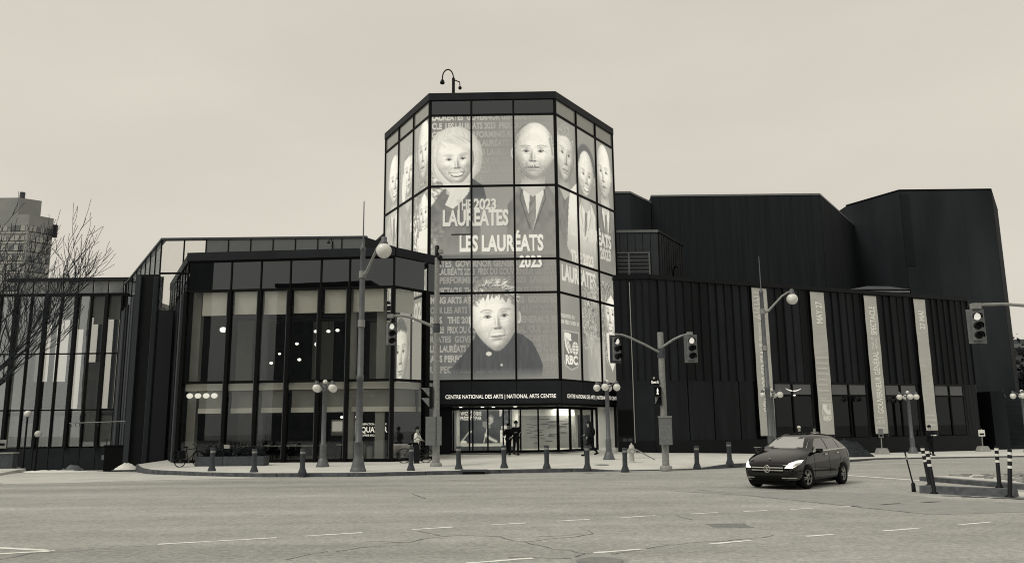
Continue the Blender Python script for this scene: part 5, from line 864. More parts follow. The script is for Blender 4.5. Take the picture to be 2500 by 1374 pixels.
# ------------------------------------------------------------------ planter, bicycles, snow, mulch
pz = pave_z(-13.4, 38.9); pt = thing('planter', 'long low dark planter full of shrubs before the cafe glass', 'planter', (-13.3, 38.9, pz)); WPn = Wall((-14.9, 38.65), (-11.75, 38.5))
for a, b in ((0, 1.25), (1.27, 2.55), (2.57, 3.15)): WPn.b('side_panel', 'steel_dark', pt, a, b, pz-.02, pz+.44, -.08, 0)
WPn.b('back_panel', 'steel_dark', pt, 0, 3.15, pz, pz+.44, -.75, -.68); WPn.b('soil', 'soil', pt, .05, 3.1, pz, pz+.38, -.68, -.08); WPn.b('end_panel', 'steel_dark', pt, -.06, 0, pz, pz+.44, -.75, 0); WPn.b('end_panel', 'steel_dark', pt, 3.15, 3.21, pz, pz+.44, -.75, 0)
def leafy(name, par, centre, size, n, m, leaf=.09, seed=1):
    rr = random.Random(seed); mb = MB()
    for i in range(n):
        p = Vector((centre[0]+rr.gauss(0, size[0]*.45), centre[1]+rr.gauss(0, size[1]*.45), centre[2]+abs(rr.gauss(0, size[2]*.5)))); d = Vector((rr.uniform(-1, 1), rr.uniform(-1, 1), rr.uniform(-.3, 1))).normalized(); s = d.cross(Vector((rr.random(), rr.random(), rr.random()))).normalized(); L = leaf*rr.uniform(.6, 1.5)
        mb.add([p, p+d*L*.5+s*L*.28, p+d*L, p+d*L*.5-s*L*.28], [(0, 1, 2, 3)])
    return mb.build(name, m, par)
for k in range(6):
    q = WPn.p(.4+k*.5, pz+.36, -.38); o = thing('planter_shrub', 'dark leafy shrub growing in the cafe planter', 'shrub', q, 'shrubs in the cafe planter'); leafy('foliage', o, q, (.3, .2, .5), 260, 'leaf_dark', .13, k+3)
    mb = MB()
    for j in range(6): mb.tube([q, (q[0]+random.uniform(-.25, .25), q[1]+random.uniform(-.15, .15), q[2]+random.uniform(.4, .75))], [.012, .004], 4)
    mb.build('stems', 'bark', o)
bx_ = thing('planter_notice', 'small pale notice card on a stick in the cafe planter', 'sign', WPn.p(1.35, pz+.4, -.2)); q = WPn.p(1.35, 0, -.2); MB().tube([(q[0], q[1], pz+.36), (q[0], q[1], pz+.85)], .01, 5).build('stick', 'dark_metal', bx_); MB().box(q[0]-.13, q[0]+.13, q[1]-.02, q[1]-.012, pz+.8, pz+.98).build('card', 'concrete_block', bx_)
def bicycle(label, loc, rz, bags=False):
    o = thing('bicycle', label, 'bicycle', (0, 0, 0)); rr = .34
    for x in (-.52, .52):

        mb = MB(); mb.tube([(x+rr*math.cos(t), 0, rr+rr*math.sin(t)) for t in np.linspace(0, 2*math.pi, 25)], .022, 6, False); wh = mb.build('wheel', 'tyre', o)
        for k in range(10): t = k*math.pi/5; MB().tube([(x, 0, rr), (x+rr*math.cos(t), 0, rr+rr*math.sin(t))], .004, 3).build('spoke', 'steel', wh)
    for a, b in (((-.52, 0, rr), (-.08, 0, .3)), ((-.52, 0, rr), (-.2, 0, .78)), ((-.08, 0, .3), (-.22, 0, .85)), ((-.2, 0, .78), (.36, 0, .82)), ((-.08, 0, .3), (.38, 0, .72)), ((.34, 0, .95), (.52, 0, rr))): MB().tube([a, b], .02, 6).build('frame_tube', 'dark_metal', o)
    MB().ball((-.24, 0, .89), .12, 10, 6, (1.2, .6, .35)).build('saddle', 'black', o); MB().tube([(.36, -.28, 1.02), (.34, -.1, .98), (.34, .1, .98), (.36, .28, 1.02)], .016, 6).build('handlebar', 'dark_metal', o); MB().tube([(-.08, -.1, .18), (-.08, .1, .42)], .015, 5).build('crank', 'steel', o)
    if bags: MB().rbox((-.6, -.16, .55), (.36, .14, .36)).build('pannier', 'cloth_black', o); MB().rbox((-.6, .16, .55), (.36, .14, .36)).build('pannier', 'cloth_black', o); MB().box(-.75, -.35, -.06, .06, .72, .74).build('rack', 'dark_metal', o)
    o.location = loc; o.rotation_euler = (0, 0, rz); return o
bicycle('parked bicycle with black panniers at the end of the cafe planter', (-15.25, 38.7, pave_z(-15.2, 38.7)), R(62), True)
bicycle('parked bicycle leaning by the cafe glass beside the signal pole cabinet', (-4.75, 39.6, pave_z(-4.7, 39.6)), R(14))
rk = thing('bike_rack', 'short black bike rack post beside the walker in white', 'bike rack', (-4.65, 39.2, .23)); MB().box(-4.75, -4.5, 39.15, 39.3, .2, 1.1).build('post', 'signal_black', rk); MB().tube([(-4.95, 39.22, 1.2), (-4.6, 39.22, 1.45), (-4.3, 39.22, 1.3)], .02, 5).build('hoop', 'steel_dark', rk)
def mound(name, label, cat, c, rx, ry, h, m, seed, rough=.25, n=26):
    g_ = np.random.default_rng(seed); mb = MB(); vs = []
    for j in range(n):
        for i in range(n):
            u, v = (i/(n-1)*2-1), (j/(n-1)*2-1); r = math.hypot(u, v); zz = max(0, 1-r**1.5)*h*(1+rough*(g_.random()-.5)*2)+(-.06 if r > 1 else 0); vs.append((c[0]+u*rx, c[1]+v*ry, c[2]+zz))
    mb.add(vs, [(j*n+i, j*n+i+1, (j+1)*n+i+1, (j+1)*n+i) for j in range(n-1) for i in range(n-1)], True); return tag(mb.build(name, m), label, cat)
mound('mulch_pile', 'heap of dark earth and cuttings on the pavement behind the car', 'heap', (18.6, 46.2, .02), 1.6, 1.1, .85, 'soil', 3, .35)
mound('snow_heap', 'small heap of old snow at the foot of the dark fins', 'snow', (-20.0, 42.6, .0), .55, .5, .24, 'snow', 5, .3)
for i, (x, y, s_, l) in enumerate(((-26.9, 44.5, .5, 'pale rubble heap beside the grey wall by the driveway'), (-24.6, 46, .7, 'snow-dusted rubble heap before the fin wing base'))): mound('rubble_heap', l, 'heap', (x, y, ground_z(x, y)), s_*1.0, s_*.7, s_*.5, 'cloth_grey', 8+i, .9, 9)
mound('snow_bank', 'thin strip of dirty snow along the driveway edge', 'snow', (-22.6, 40.4, -.1), 3.2, .45, .12, 'snow', 12, .4, 30)
# left edge: wall, low globe lamps, notices
gw = thing('grey_wall', 'low grey concrete wall with pale cap at the driveway', 'wall', (-28, 41, 0)); MB().box(-33, -24.9, 40.9, 41.3, -.4, .84).build('wall', 'steel_dark', gw); MB().box(-33.02, -24.86, 40.86, 41.34, .84, .9).build('cap', 'concrete_block', gw)
lk = struct(MB().prism([(-40, 36.0), (-24.0, 35.2), (-22.6, 36.0), (-23.4, 38.5), (-24.2, 40.9), (-40, 40.9)], -.3, .12).build('footpath', 'pavement'))
MB().prism([(-40, 35.84), (-24.0, 35.04), (-22.44, 35.95), (-22.6, 36.0), (-24.0, 35.2), (-40, 36.0)], -.3, .125).build('kerb_stone', 'kerb', lk)
for x, y, zt, l in ((-26.8, 45, 2.87, 'taller dark post lamp with white globe above the grey wall'), (-26.35, 45.4, 1.78, 'short dark post lamp with white globe behind the grey wall')):
    o = thing('globe_post_lamp', l, 'lamp', (x, y, -.3), 'post lamps by the driveway'); MB().tube([(x, y, -.4), (x, y, zt-.16)], .05, 7).build('post', 'dark_metal', o); MB().ball((x, y, zt), .19, 12, 9).build('globe', 'globe', o)
    MB().lathe([(.08, zt-.2), (.1, zt-.15)], (x, y, 0), 8).build('collar', 'dark_metal', o)
nb = thing('notice_sign', 'small pale lettered sign on posts above the grey wall', 'sign', (-27.4, 44, 0)); MB().box(-27.8, -27.2, 43.98, 44.02, 1.05, 1.5).build('plate', 'concrete_block', nb); MB().tube([(-27.5, 44.05, -.3), (-27.5, 44.05, 1.3)], .04, 6).build('post', 'dark_metal', nb); MB().box(-27.72, -27.28, 43.965, 43.979, 1.2, 1.32).build('print', 'black', nb)
cb2 = thing('clearance_bar', 'pale clearance sign hung over the driveway ramp', 'sign', (-26, 54, 0)); MB().box(-27.0, -25.6, 53.9, 54, .05, .35).build('plate', 'coping', cb2)
for x in (-26.8, -25.8): MB().tube([(x, 54.05, .3), (x, 54.05, 1.4)], .03, 5).build('hanger', 'dark_metal', cb2)
tp2 = thing('flag_wire', 'long horizontal pole with ragged tape before the fin wing', 'pole', (-26, 47, 0)); MB().tube([(-25.0, 46, 2.35), (-19.2, 46.3, 2.5)], .03, 6).build('pole', 'steel', tp2); mb = MB()
for k in range(22): x = -24.9+k*.25; mb.tube([(x, 45.95, 2.34+.006*k), (x+.1, 45.9, 2.2+.006*k-random.random()*.06)], .02, 4)
mb.build('tape', 'steel_dark', tp2); MB().tube([(-19.2, 46.3, -.2), (-19.1, 46.3, 3.2)], .035, 6).build('post', 'steel_dark', tp2)
db = thing('dark_bin', 'dark box bin at the driveway edge beside the fins', 'bin', (-24.3, 50, -.5)); MB().box(-24.9, -23.6, 50, 50.9, -.6, 1.0).build('body', 'black', db); MB().box(-24.95, -23.55, 49.95, 50.95, 1.0, 1.06).build('lid', 'dark_metal', db)
# ------------------------------------------------------------------ car: one lofted body, panes and trims laid onto it
def subsurf(me, lv, cutters=()):
    o = bpy.data.objects.new('tmp', me); COL.objects.link(o); m = o.modifiers.new('s', 'SUBSURF'); m.levels = lv; m.render_levels = lv; tmp = []
    for cm in cutters:
        c = bpy.data.objects.new('cut', cm); COL.objects.link(c); tmp.append(c); bm_ = o.modifiers.new('b', 'BOOLEAN'); bm_.operation = 'DIFFERENCE'; bm_.object = c; bm_.solver = 'EXACT'
    dg = bpy.context.evaluated_depsgraph_get(); dg.update(); r = bpy.data.meshes.new_from_object(o.evaluated_get(dg))
    for q in [o]+tmp: bpy.data.objects.remove(q)
    return r
def make_car(loc, rz):
    car = thing('parked_car', 'small black hatchback car with lit headlights turning in the road', 'car', (0, 0, 0)); car.name = 'car'
    #      x     zb   w    zbelt wb   ztop wt
    S = [(2.17, .34, .55, .60, .52, .66, .42), (2.12, .24, .74, .68, .68, .76, .50), (1.95, .20, .84, .75, .79, .84, .58), (1.6, .19, .885, .87, .83, .965, .64), (1.2, .18, .895, .95, .85, 1.06, .68), (.98, .18, .895, .97, .855, 1.12, .70), (.62, .18, .895, .985, .86, 1.33, .64), (.25, .18, .895, 1.0, .86, 1.50, .60), (-.25, .18, .895, 1.02, .86, 1.55, .60), (-.8, .18, .895, 1.04, .86, 1.555, .60), (-1.35, .18, .895, 1.06, .85, 1.53, .59), (-1.72, .20, .89, 1.08, .84, 1.45, .57), (-1.98, .24, .87, 1.08, .81, 1.30, .57), (-2.15, .30, .83, 1.02, .77, 1.14, .64), (-2.2, .38, .76, .92, .68, .98, .55)]
    rings = []
    for x, zb, w, zbe, wb, zt, wt in S:
        up_ = zt-zbe; half = [(0, zb), (w*.78, zb), (w*.95, zb+.07), (w*.995, zb+.22), (w, (zb+zbe)/2+.06), (w*.985, zbe-.12), (wb, zbe), (wb*.985-(wb-wt)*.30, zbe+up_*.42), (wt+(wb-wt)*.12, zt-up_*.16-.02), (wt*.82, zt-.012), (wt*.4, zt), (0, zt+.005)]
        rings.append([(x, y, z) for y, z in half]+[(x, -y, z) for y, z in half[-2:0:-1]])
    n = len(rings[0]); mb = MB(); mb.add([p for r in rings for p in r], [(i*n+j, i*n+(j+1) % n, (i+1)*n+(j+1) % n, (i+1)*n+j) for i in range(len(rings)-1) for j in range(n)]+[tuple(range(n))[::-1], tuple((len(rings)-1)*n+j for j in range(n))], True)
    base = mb.mesh('car', 'car_paint'); bm = bmesh.new(); bm.from_mesh(base); bmesh.ops.recalc_face_normals(bm, faces=bm.faces); bm.to_mesh(base); bm.free()
    smooth_me = subsurf(base.copy(), 2); bvh = BVHTree.FromPolygons([v.co for v in smooth_me.vertices], [p.vertices[:] for p in smooth_me.polygons])
    cuts = []
    for ax in (1.32, -1.38):
        c = MB(); k = 24; ring = [(ax+.375*math.cos(2*math.pi*i/k), .325+.375*math.sin(2*math.pi*i/k)) for i in range(k)]
        c.add([(x, -1.2, z) for x, z in ring]+[(x, 1.2, z) for x, z in ring], [tuple(range(k)), tuple(range(k, 2*k))[::-1]]+[(i, k+i, k+(i+1) % k, (i+1) % k) for i in range(k)]); cm = c.mesh('c', None); b2 = bmesh.new(); b2.from_mesh(cm); bmesh.ops.recalc_face_normals(b2, faces=b2.faces); b2.to_mesh(cm); b2.free(); cuts.append(cm)
    bme = subsurf(base, 2, cuts); bme.name = 'body'
    for p in bme.polygons: p.use_smooth = True
    bme.materials.clear(); bme.materials.append(MATS['car_paint']); body = bpy.data.objects.new('body', bme); COL.objects.link(body); body.parent = car
    MB().box(-1.95, 1.95, -.68, .68, .12, .5).build('shade_underbody', 'black', car)  # black box set low to block light and deepen the shade underneath
    def patch(name, pts, origin_, dirv, m, off=.006, sub=5, par=car):
        """polygon (in the plane across dirv) projected onto the body skin; a few rings inwards so it follows the curve"""
        d = Vector(dirv).normalized(); rgt = d.cross(Vector((0, 0, 1))).normalized(); upv = rgt.cross(d).normalized(); O = Vector(origin_)
        cx = sum(p[0] for p in pts)/len(pts); cy = sum(p[1] for p in pts)/len(pts); dens = []
        for i in range(len(pts)):
            a, b = pts[i], pts[(i+1) % len(pts)]
            for k in range(4): dens.append((a[0]+(b[0]-a[0])*k/4, a[1]+(b[1]-a[1])*k/4))
        N = len(dens); vs = []
        def hit(u, v):
            o = O+rgt*u+upv*v-d*6; h = bvh.ray_cast(o, d)
            q = h[0] if h[0] is not None else O+rgt*u+upv*v
            return q-d*off
        for r in range(sub): f = 1-r/sub; vs += [hit(cx+(x-cx)*f, cy+(y-cy)*f) for x, y in dens]
        vs.append(hit(cx, cy)); fs = [(r*N+i, r*N+(i+1) % N, (r+1)*N+(i+1) % N, (r+1)*N+i) for r in range(sub-1) for i in range(N)]+[((sub-1)*N+i, (sub-1)*N+(i+1) % N, sub*N) for i in range(N)]
        return MB().add(vs, fs, True).build(name, m, par)
    mat('car_glass', .015, .06, spec=1.0); mat('car_glass_sky', .05, .04, spec=1.0); MATS['car_glass'].node_tree.nodes['Principled BSDF'].inputs['IOR'].default_value = 2.4
    MATS['car_glass_sky'].node_tree.nodes['Principled BSDF'].inputs['IOR'].default_value = 3.6
    # windscreen from the front: u is to the car's left when looking along -x -> rgt = (-x) x z
    patch('windscreen', [(-.69, 1.13), (.69, 1.13), (.545, 1.445), (-.545, 1.445)], (0, 0, 0), (-1, 0, 0), 'car_glass_sky')
    patch('rear_window', [(-.55, 1.14), (.55, 1.14), (.46, 1.42), (-.46, 1.42)], (0, 0, 0), (1, 0, 0), 'car_glass')
    for sy in (1, -1):
        d = (0, -sy, 0); k = -sy     # rgt for d=(0,-1,0) is (-1,0,0)
        def sd(name, P, m, off=.006): patch(name, [(x*(-1 if sy > 0 else 1), z) for x, z in P], (0, 0, 0), d, m, off)
        sd('side_window', [(.72, 1.05), (-.28, 1.07), (-.28, 1.40), (.12, 1.40), (.45, 1.24)], 'car_glass'); sd('side_window', [(-.36, 1.07), (-1.22, 1.09), (-1.12, 1.38), (-.36, 1.405)], 'car_glass'); sd('quarter_window', [(-1.28, 1.10), (-1.72, 1.12), (-1.45, 1.33), (-1.18, 1.375)], 'car_glass')
        sd('belt_trim', [(.75, 1.010), (-1.8, 1.075), (-1.8, 1.11), (.75, 1.045)], 'chrome', .012)
        sd('door_handle', [(.0, .93), (-.2, .935), (-.2, .96), (.0, .955)], 'chrome', .03); sd('door_handle', [(-.92, .95), (-1.12, .955), (-1.12, .98), (-.92, .975)], 'chrome', .03)
        sd('sill_trim', [(.88, .24), (-.95, .24), (-.95, .285), (.88, .285)], 'steel_dark', .008)
        for x in (.8, -.33, -1.2): sd('door_gap', [(x, .35), (x-.012, .35), (x-.012, 1.0), (x, 1.0)], 'black', .004)
        sd('tail_lamp', [(-1.9, .84), (-2.13, .84), (-2.05, 1.05), (-1.8, 1.06)], 'steel', .008)
        # headlamp, wrapping the corner
        dd = (-1, -sy*.75, 0); rg = Vector(dd).normalized().cross(Vector((0, 0, 1))).normalized()
        uof = lambda x, y: Vector((x, y, 0)).dot(rg)
        P = [(uof(2.1, sy*.46), .60), (uof(2.02, sy*.70), .60), (uof(1.7, sy*.85), .74), (uof(1.48, sy*.84), .82), (uof(1.75, sy*.76), .815), (uof(2.0, sy*.60), .745)]
        hl = patch('headlight', P, (0, 0, 0), dd, 'headlight', .010); Q = [(uof(2.02, sy*.66)+.0, .63), (uof(1.75, sy*.83), .70), (uof(1.6, sy*.84), .75), (uof(1.85, sy*.74), .74)]
        patch('lens', Q, (0, 0, 0), dd, 'chrome', .016, 3, hl)
        MB().ball((2.0, sy*.68, .36), .055, 10, 7, (.7, 1, .8)).build('fog_lamp', 'headlight', car)
        P2 = [(uof(2.17, sy*.44), .315), (uof(1.98, sy*.84), .315), (uof(1.98, sy*.84), .345), (uof(2.17, sy*.44), .345)]; patch('bumper_trim', P2, (0, 0, 0), dd, 'chrome', .022)
        # mirror
        MB().ball((.66, sy*1.0, 1.07), .105, 12, 8, (.7, 1.15, .75)).build('mirror', 'car_paint', car); MB().tube([(.62, sy*.86, 1.01), (.65, sy*.96, 1.03)], .03, 6).build('mirror_stem', 'black', car); MB().box(.60, .75, sy*1.0-.11, sy*1.0+.11, 1.125, 1.145).build('mirror_trim', 'chrome', car)
    # grille, bars, star badge, lower intake
    patch('grille', [(-.48, .47), (.48, .47), (.56, .66), (-.56, .66)], (0, 0, 0), (-1, 0, 0), 'black', .012)
    for z in (.525, .60): patch('grille_bar', [(-.50, z), (.50, z), (.50, z+.028), (-.50, z+.028)], (0, 0, 0), (-1, 0, 0), 'chrome', .030, 2)
    patch('lower_intake', [(-.55, .24), (.55, .24), (.60, .38), (-.60, .38)], (0, 0, 0), (-1, 0, 0), 'black', .010)
    h = bvh.ray_cast(Vector((6, 0, .575)), Vector((-1, 0, 0)))[0]; bx0 = h.x+.035
    bd = MB().tube([(bx0, .095*math.cos(t), .575+.095*math.sin(t)) for t in np.linspace(0, 2*math.pi, 21)], .014, 6, False).build('badge', 'chrome', car); MB().add([(bx0-.01, .095*math.cos(t), .575+.095*math.sin(t)) for t in np.linspace(0, 2*math.pi, 21)[:-1]], [tuple(range(20))]).build('badge_field', 'black', bd)
    for t in (90, 210, 330): MB().tube([(bx0, 0, .575), (bx0, .09*math.cos(R(t)), .575+.09*math.sin(R(t)))], [.018, .006], 5).build('badge_ray', 'chrome', bd)
    MB().ball((1.98, 0, .845), .03, 8, 5, (1, 1.4, .4)).build('bonnet_badge', 'chrome', car); MB().tube([(1.0, .25, 1.115), (.98, -.4, 1.13)], .012, 5).build('wiper', 'black', car)
    for sy in (1, -1):
        for ax, steer in ((1.32, R(-12)), (-1.38, 0)):
            wv = MB(); y = sy*.79; prof = [(.21, -.1), (.30, -.105), (.325, -.08), (.33, 0), (.325, .08), (.30, .105), (.21, .1)]; seg = 24
            vs = [(r*math.cos(2*math.pi*i/seg), o_, r*math.sin(2*math.pi*i/seg)) for r, o_ in prof for i in range(seg)]
            wv.add(vs, [(j*seg+i, (j+1)*seg+i, (j+1)*seg+(i+1) % seg, j*seg+(i+1) % seg) for j in range(len(prof)-1) for i in range(seg)], True)
            rm = MB(); rm.tube([(.205*math.cos(t), sy*.07, .205*math.sin(t)) for t in np.linspace(0, 2*math.pi, 25)], .022, 6, False)
            for k in range(10):
                t = k*2*math.pi/10+.1; t2 = t+.13*(1 if k % 2 else -1); rm.tube([(.03*math.cos(t), sy*.085, .03*math.sin(t)), (.2*math.cos(t2), sy*.075, .2*math.sin(t2))], [.02, .014], 5)
            rm.lathe([(.05, -.01), (.05, .01)], (0, 0, 0), 8, True); dk = MB(); dk.add([(.21*math.cos(2*math.pi*i/seg), sy*.02, .21*math.sin(2*math.pi*i/seg)) for i in range(seg)], [tuple(range(seg))])
            M = Matrix.Translation((ax, y, .33)) @ Matrix.Rotation(steer, 4, 'Z')
            for b_ in (wv, rm, dk): b_.v = [tuple(M @ Vector(p)) for p in b_.v]
            wo = wv.build('wheel', 'tyre', car); rm.build('rim', 'rim', wo); dk.build('brake_disc', 'black', wo)
    car.location = loc; car.rotation_euler = (0, 0, rz); car.scale = (.95, .99, 1.03); return car
# ------------------------------------------------------------------ people: skinned skeletons
def skin_mesh(name, V, Ed, Rad, m, par, root=0, lv=1):
    me = bpy.data.meshes.new(name); me.from_pydata(V, Ed, []); o = bpy.data.objects.new('tmp', me); COL.objects.link(o)
    o.modifiers.new('k', 'SKIN'); sv = me.skin_vertices[0].data
    for i, r in enumerate(Rad): sv[i].radius = r if isinstance(r, tuple) else (r, r); sv[i].use_root = (i == root)
    s_ = o.modifiers.new('s', 'SUBSURF'); s_.levels = lv; s_.render_levels = lv
    dg = bpy.context.evaluated_depsgraph_get(); dg.update(); r_ = bpy.data.meshes.new_from_object(o.evaluated_get(dg)); bpy.data.objects.remove(o)
    for p in r_.polygons: p.use_smooth = True
    r_.materials.clear(); r_.materials.append(MATS[m]); r_.name = name; ob = bpy.data.objects.new(name, r_); COL.objects.link(ob); ob.parent = par; return ob
def person(label, loc, rz, h=1.75, stride=.0, arms=((.1, 0), (.1, 0)), coat='cloth_black', legs='cloth_black', hairm='hair', hat=None, bag=False, longhair=False, coat_len=.0, bend=0., sit=False, seed=1):
    """faces -y before rotation; arms = (elbow forward, hand forward) per side"""
    s = h/1.75; p = thing('person', label, 'person', (0, 0, 0)); P = {}
    hip = .90*s if not sit else .5*s
    P['pel'] = (0, 0, hip); P['wai'] = (0, -.02*s, hip+.16*s); P['che'] = (0, -.04*s-bend, hip+.38*s); P['nec'] = (0, -.04*s-bend*1.3, hip+.56*s); P['hdb'] = (0, -.06*s-bend*1.4, hip+.64*s); P['hdt'] = (0, -.06*s-bend*1.5, hip+.80*s)
    for k, sg in (('l', 1), ('r', -1)):
        f = stride*sg
        P['h'+k] = (sg*.09*s, 0, hip-.04*s)
        if sit: P['k'+k] = (sg*.1*s, -.42*s, hip); P['a'+k] = (sg*.1*s, -.44*s, .08*s); P['t'+k] = (sg*.1*s, -.62*s, .03*s)
        else: P['k'+k] = (sg*.09*s, -.28*s*f-.03*s, .48*s); P['a'+k] = (sg*.09*s, -.62*s*f+.05*abs(f), .08*s+(.10*s if f < 0 else 0)); P['t'+k] = (sg*.1*s, -.62*s*f-.14*s, .03*s+(.03*s if f < 0 else 0))
        e, g_ = arms[0 if k == 'l' else 1]
        P['s'+k] = (sg*.19*s, -.04*s-bend*1.15, hip+.50*s); P['e'+k] = (sg*.25*s, -.04*s-bend-e*s*.3, hip+.24*s+e*.1*s); P['w'+k] = (sg*(.25-.10*abs(g_))*s, -.06*s-bend-e*s*.3-g_*.25*s, hip+.02*s+g_*.28*s+e*.12*s)
    names = list(P); idx = {n_: i for i, n_ in enumerate(names)}; V = [P[n_] for n_ in names]
    E2 = [('pel', 'wai'), ('wai', 'che'), ('che', 'nec'), ('nec', 'hdb'), ('hdb', 'hdt')]+[(a+k, b+k) for k in 'lr' for a, b in (('h', 'k'), ('k', 'a'), ('a', 't'), ('s', 'e'), ('e', 'w'))]+[('pel', 'h'+k) for k in 'lr']+[('che', 's'+k) for k in 'lr']
    rad = {'pel': .13, 'wai': .12, 'che': .145, 'nec': .062, 'hdb': .085, 'hdt': .09, 'h': .09, 'k': .06, 'a': .042, 't': .04, 's': .062, 'e': .045, 'w': .03}
    Rd = [rad.get(n_, rad.get(n_[0], .05))*s for n_ in names]; V2, R2, Ed = list(V), list(Rd), [(idx[a], idx[b]) for a, b in E2]
    for k, sg in (('l', 1), ('r', -1)):    # palm and five fingers
        w = Vector(P['w'+k]); d = (w-Vector(P['e'+k])).normalized(); sd_ = Vector((1, 0, 0)) if abs(d.x) < .8 else Vector((0, 1, 0)); pi_ = len(V2); V2.append(tuple(w+d*.08*s)); R2.append((.035*s, .02*s)); Ed.append((idx['w'+k], pi_))
        for q in range(4): a_ = w+d*.09*s+sd_*(q-1.5)*.02*s; b_ = a_+d*(.06+.012*(q in (1, 2)))*s+Vector((0, -.015*s, 0)); i0 = len(V2); V2 += [tuple(a_), tuple(b_)]; R2 += [.009*s, .008*s]; Ed += [(pi_, i0), (i0, i0+1)]
        i0 = len(V2); V2.append(tuple(w+d*.06*s+sd_*(-sg)*.045*s+Vector((0, -.03*s, 0)))); R2.append(.010*s); Ed.append((pi_, i0))
    body = skin_mesh('body', V2, Ed, R2, 'skin', p, idx['pel'])
    hd = Vector(P['hdt']); fc = MB(); fc.ball((hd.x, hd.y-.098*s, hd.z-.055*s), .022*s, 6, 5, (.8, 1, 1.3)); fc.build('nose', 'skin', body)
    for sg in (-1, 1): MB().ball((hd.x+sg*.035*s, hd.y-.083*s, hd.z-.02*s), .012*s, 6, 4).build('eye', 'black', body); MB().ball((hd.x+sg*.092*s, hd.y, hd.z-.04*s), .028*s, 6, 4, (.4, .8, 1)).build('ear', 'skin', body)
    MB().box(hd.x-.028*s, hd.x+.028*s, hd.y-.09*s, hd.y-.08*s, hd.z-.105*s, hd.z-.098*s).build('mouth', 'cloth_grey', body)
    def sub(name, keys, edges, grow, m):
        ii = {k: i for i, k in enumerate(keys)}; return skin_mesh(name, [P[k] for k in keys], [(ii[a], ii[b]) for a, b in edges], [(rad.get(k, rad.get(k[0], .05))+grow.get(k, grow.get(k[0], .015)))*s for k in keys], m, p, 0)
    sub('trousers', ['pel', 'hl', 'hr', 'kl', 'kr', 'al', 'ar'], [('pel', 'hl'), ('pel', 'hr'), ('hl', 'kl'), ('hr', 'kr'), ('kl', 'al'), ('kr', 'ar')], {'a': .022, 'k': .018}, legs)
    sub('coat', ['wai', 'pel', 'che', 'nec', 'sl', 'sr', 'el', 'er', 'wl', 'wr'], [('pel', 'wai'), ('wai', 'che'), ('che', 'nec'), ('che', 'sl'), ('che', 'sr'), ('sl', 'el'), ('sr', 'er'), ('el', 'wl'), ('er', 'wr')], {'pel': .035+coat_len, 'wai': .04, 'che': .035, 'nec': .02, 's': .03, 'e': .025, 'w': .022}, coat)
    for k in 'lr': a, t = Vector(P['a'+k]), Vector(P['t'+k]); MB().tube([(a.x, a.y+.06*s, a.z-.02*s), (a.x, a.y, a.z-.02*s), (t.x, t.y, t.z+.02*s)], [.045*s, .055*s, .04*s], 8).build('shoe', 'black', p)
    hb = MB().ball((hd.x, hd.y+.02*s, hd.z+.005*s), .118*s, 12, 8, (.93, 1.0, .95 if not hat else .9)); hb.v = [(x, y, max(z, hd.z-.03*s) if y < hd.y-.02*s else z) for x, y, z in hb.v]; hb.build('hat' if hat else 'hair', hat or hairm, p)
    if longhair: MB().tube([(hd.x, hd.y+.06*s, hd.z), (hd.x, hd.y+.09*s, hd.z-.16*s), (hd.x, hd.y+.09*s, hd.z-.34*s)], [.09*s, .1*s, .06*s], 8).build('hair', hairm, p)
    if bag: c = Vector(P['che']); MB().ball((c.x, c.y+.21*s, c.z-.05*s), .2*s, 10, 7, (.8, .6, 1.15)).build('backpack', 'cloth_black', p); [MB().tube([(c.x+sg*.12*s, c.y+.14*s, c.z+.17*s), (c.x+sg*.12*s, c.y-.08*s, c.z+.2*s), (c.x+sg*.12*s, c.y-.17*s, c.z+.05*s)], .02*s, 5).build('strap', 'cloth_black', p) for sg in (-1, 1)]
    p.location = loc; p.rotation_euler = (0, 0, rz); return p
make_car((8.93, 25.95, 0.0), math.atan2(-.72, -.694))
PZ = pave_z
person('person in white jacket with black backpack walking past the cafe corner', (-4.86, 41.0, PZ(-4.86, 41)), R(75), 1.64, .35, ((.2, .5), (.1, .6)), 'cloth_white', 'cloth_black', bag=True)
person('person in dark clothes standing close to the entrance doors, arms bent', (.12, 45.1, PZ(.1, 45.1)), R(20), 1.82, .05, ((.1, .9), (.1, .9)), 'cloth_black', 'cloth_black')
person('shorter person in black standing against the companion at the doors', (-.28, 45.5, PZ(-.2, 45.5)), R(-30), 1.68, .05, ((.1, .3), (.1, .5)), 'cloth_black', 'cloth_black')
person('long-haired person in dark clothes striding past the lit entrance', (4.05, 43.6, PZ(4, 43.6)), R(-95), 1.78, .55, ((.1, .2), (.3, .5)), 'cloth_dark', 'cloth_black', longhair=True, bag=True)
person('person in black coat and cap reading a phone near the last banner', (23.55, 46.5, PZ(23.5, 46.5)), R(12), 1.66, .06, ((.25, .9), (.25, .9)), 'cloth_black', 'cloth_black', hat='cloth_black', coat_len=.02)
ph = thing('phone', 'small pale phone held by the person in black cap', 'phone', (23.6, 46.05, 1.2)); MB().box(23.52, 23.68, 46.0, 46.02, 1.14, 1.2).build('case', 'cloth_white', ph)
person('person in pale knit hat and dark coat behind the car by the window', (16.75, 48.2, PZ(16.7, 48.2)), R(30), 1.66, .0, ((.1, .3), (.1, .3)), 'cloth_black', 'cloth_black', hat='cloth_white')
person('person in light patterned scarf standing behind the car near the shield banner', (17.6, 48.0, PZ(17.6, 48)), R(-10), 1.66, .0, ((.1, .8), (.1, .8)), 'cloth_grey', 'cloth_black')
sc_ = MB().ball((17.5, 47.75, 1.22), .2, 10, 7, (1, .7, .8)); tag(sc_.build('scarf_bundle', 'cloth_white'), 'pale bundle held by the person behind the car', 'bundle')
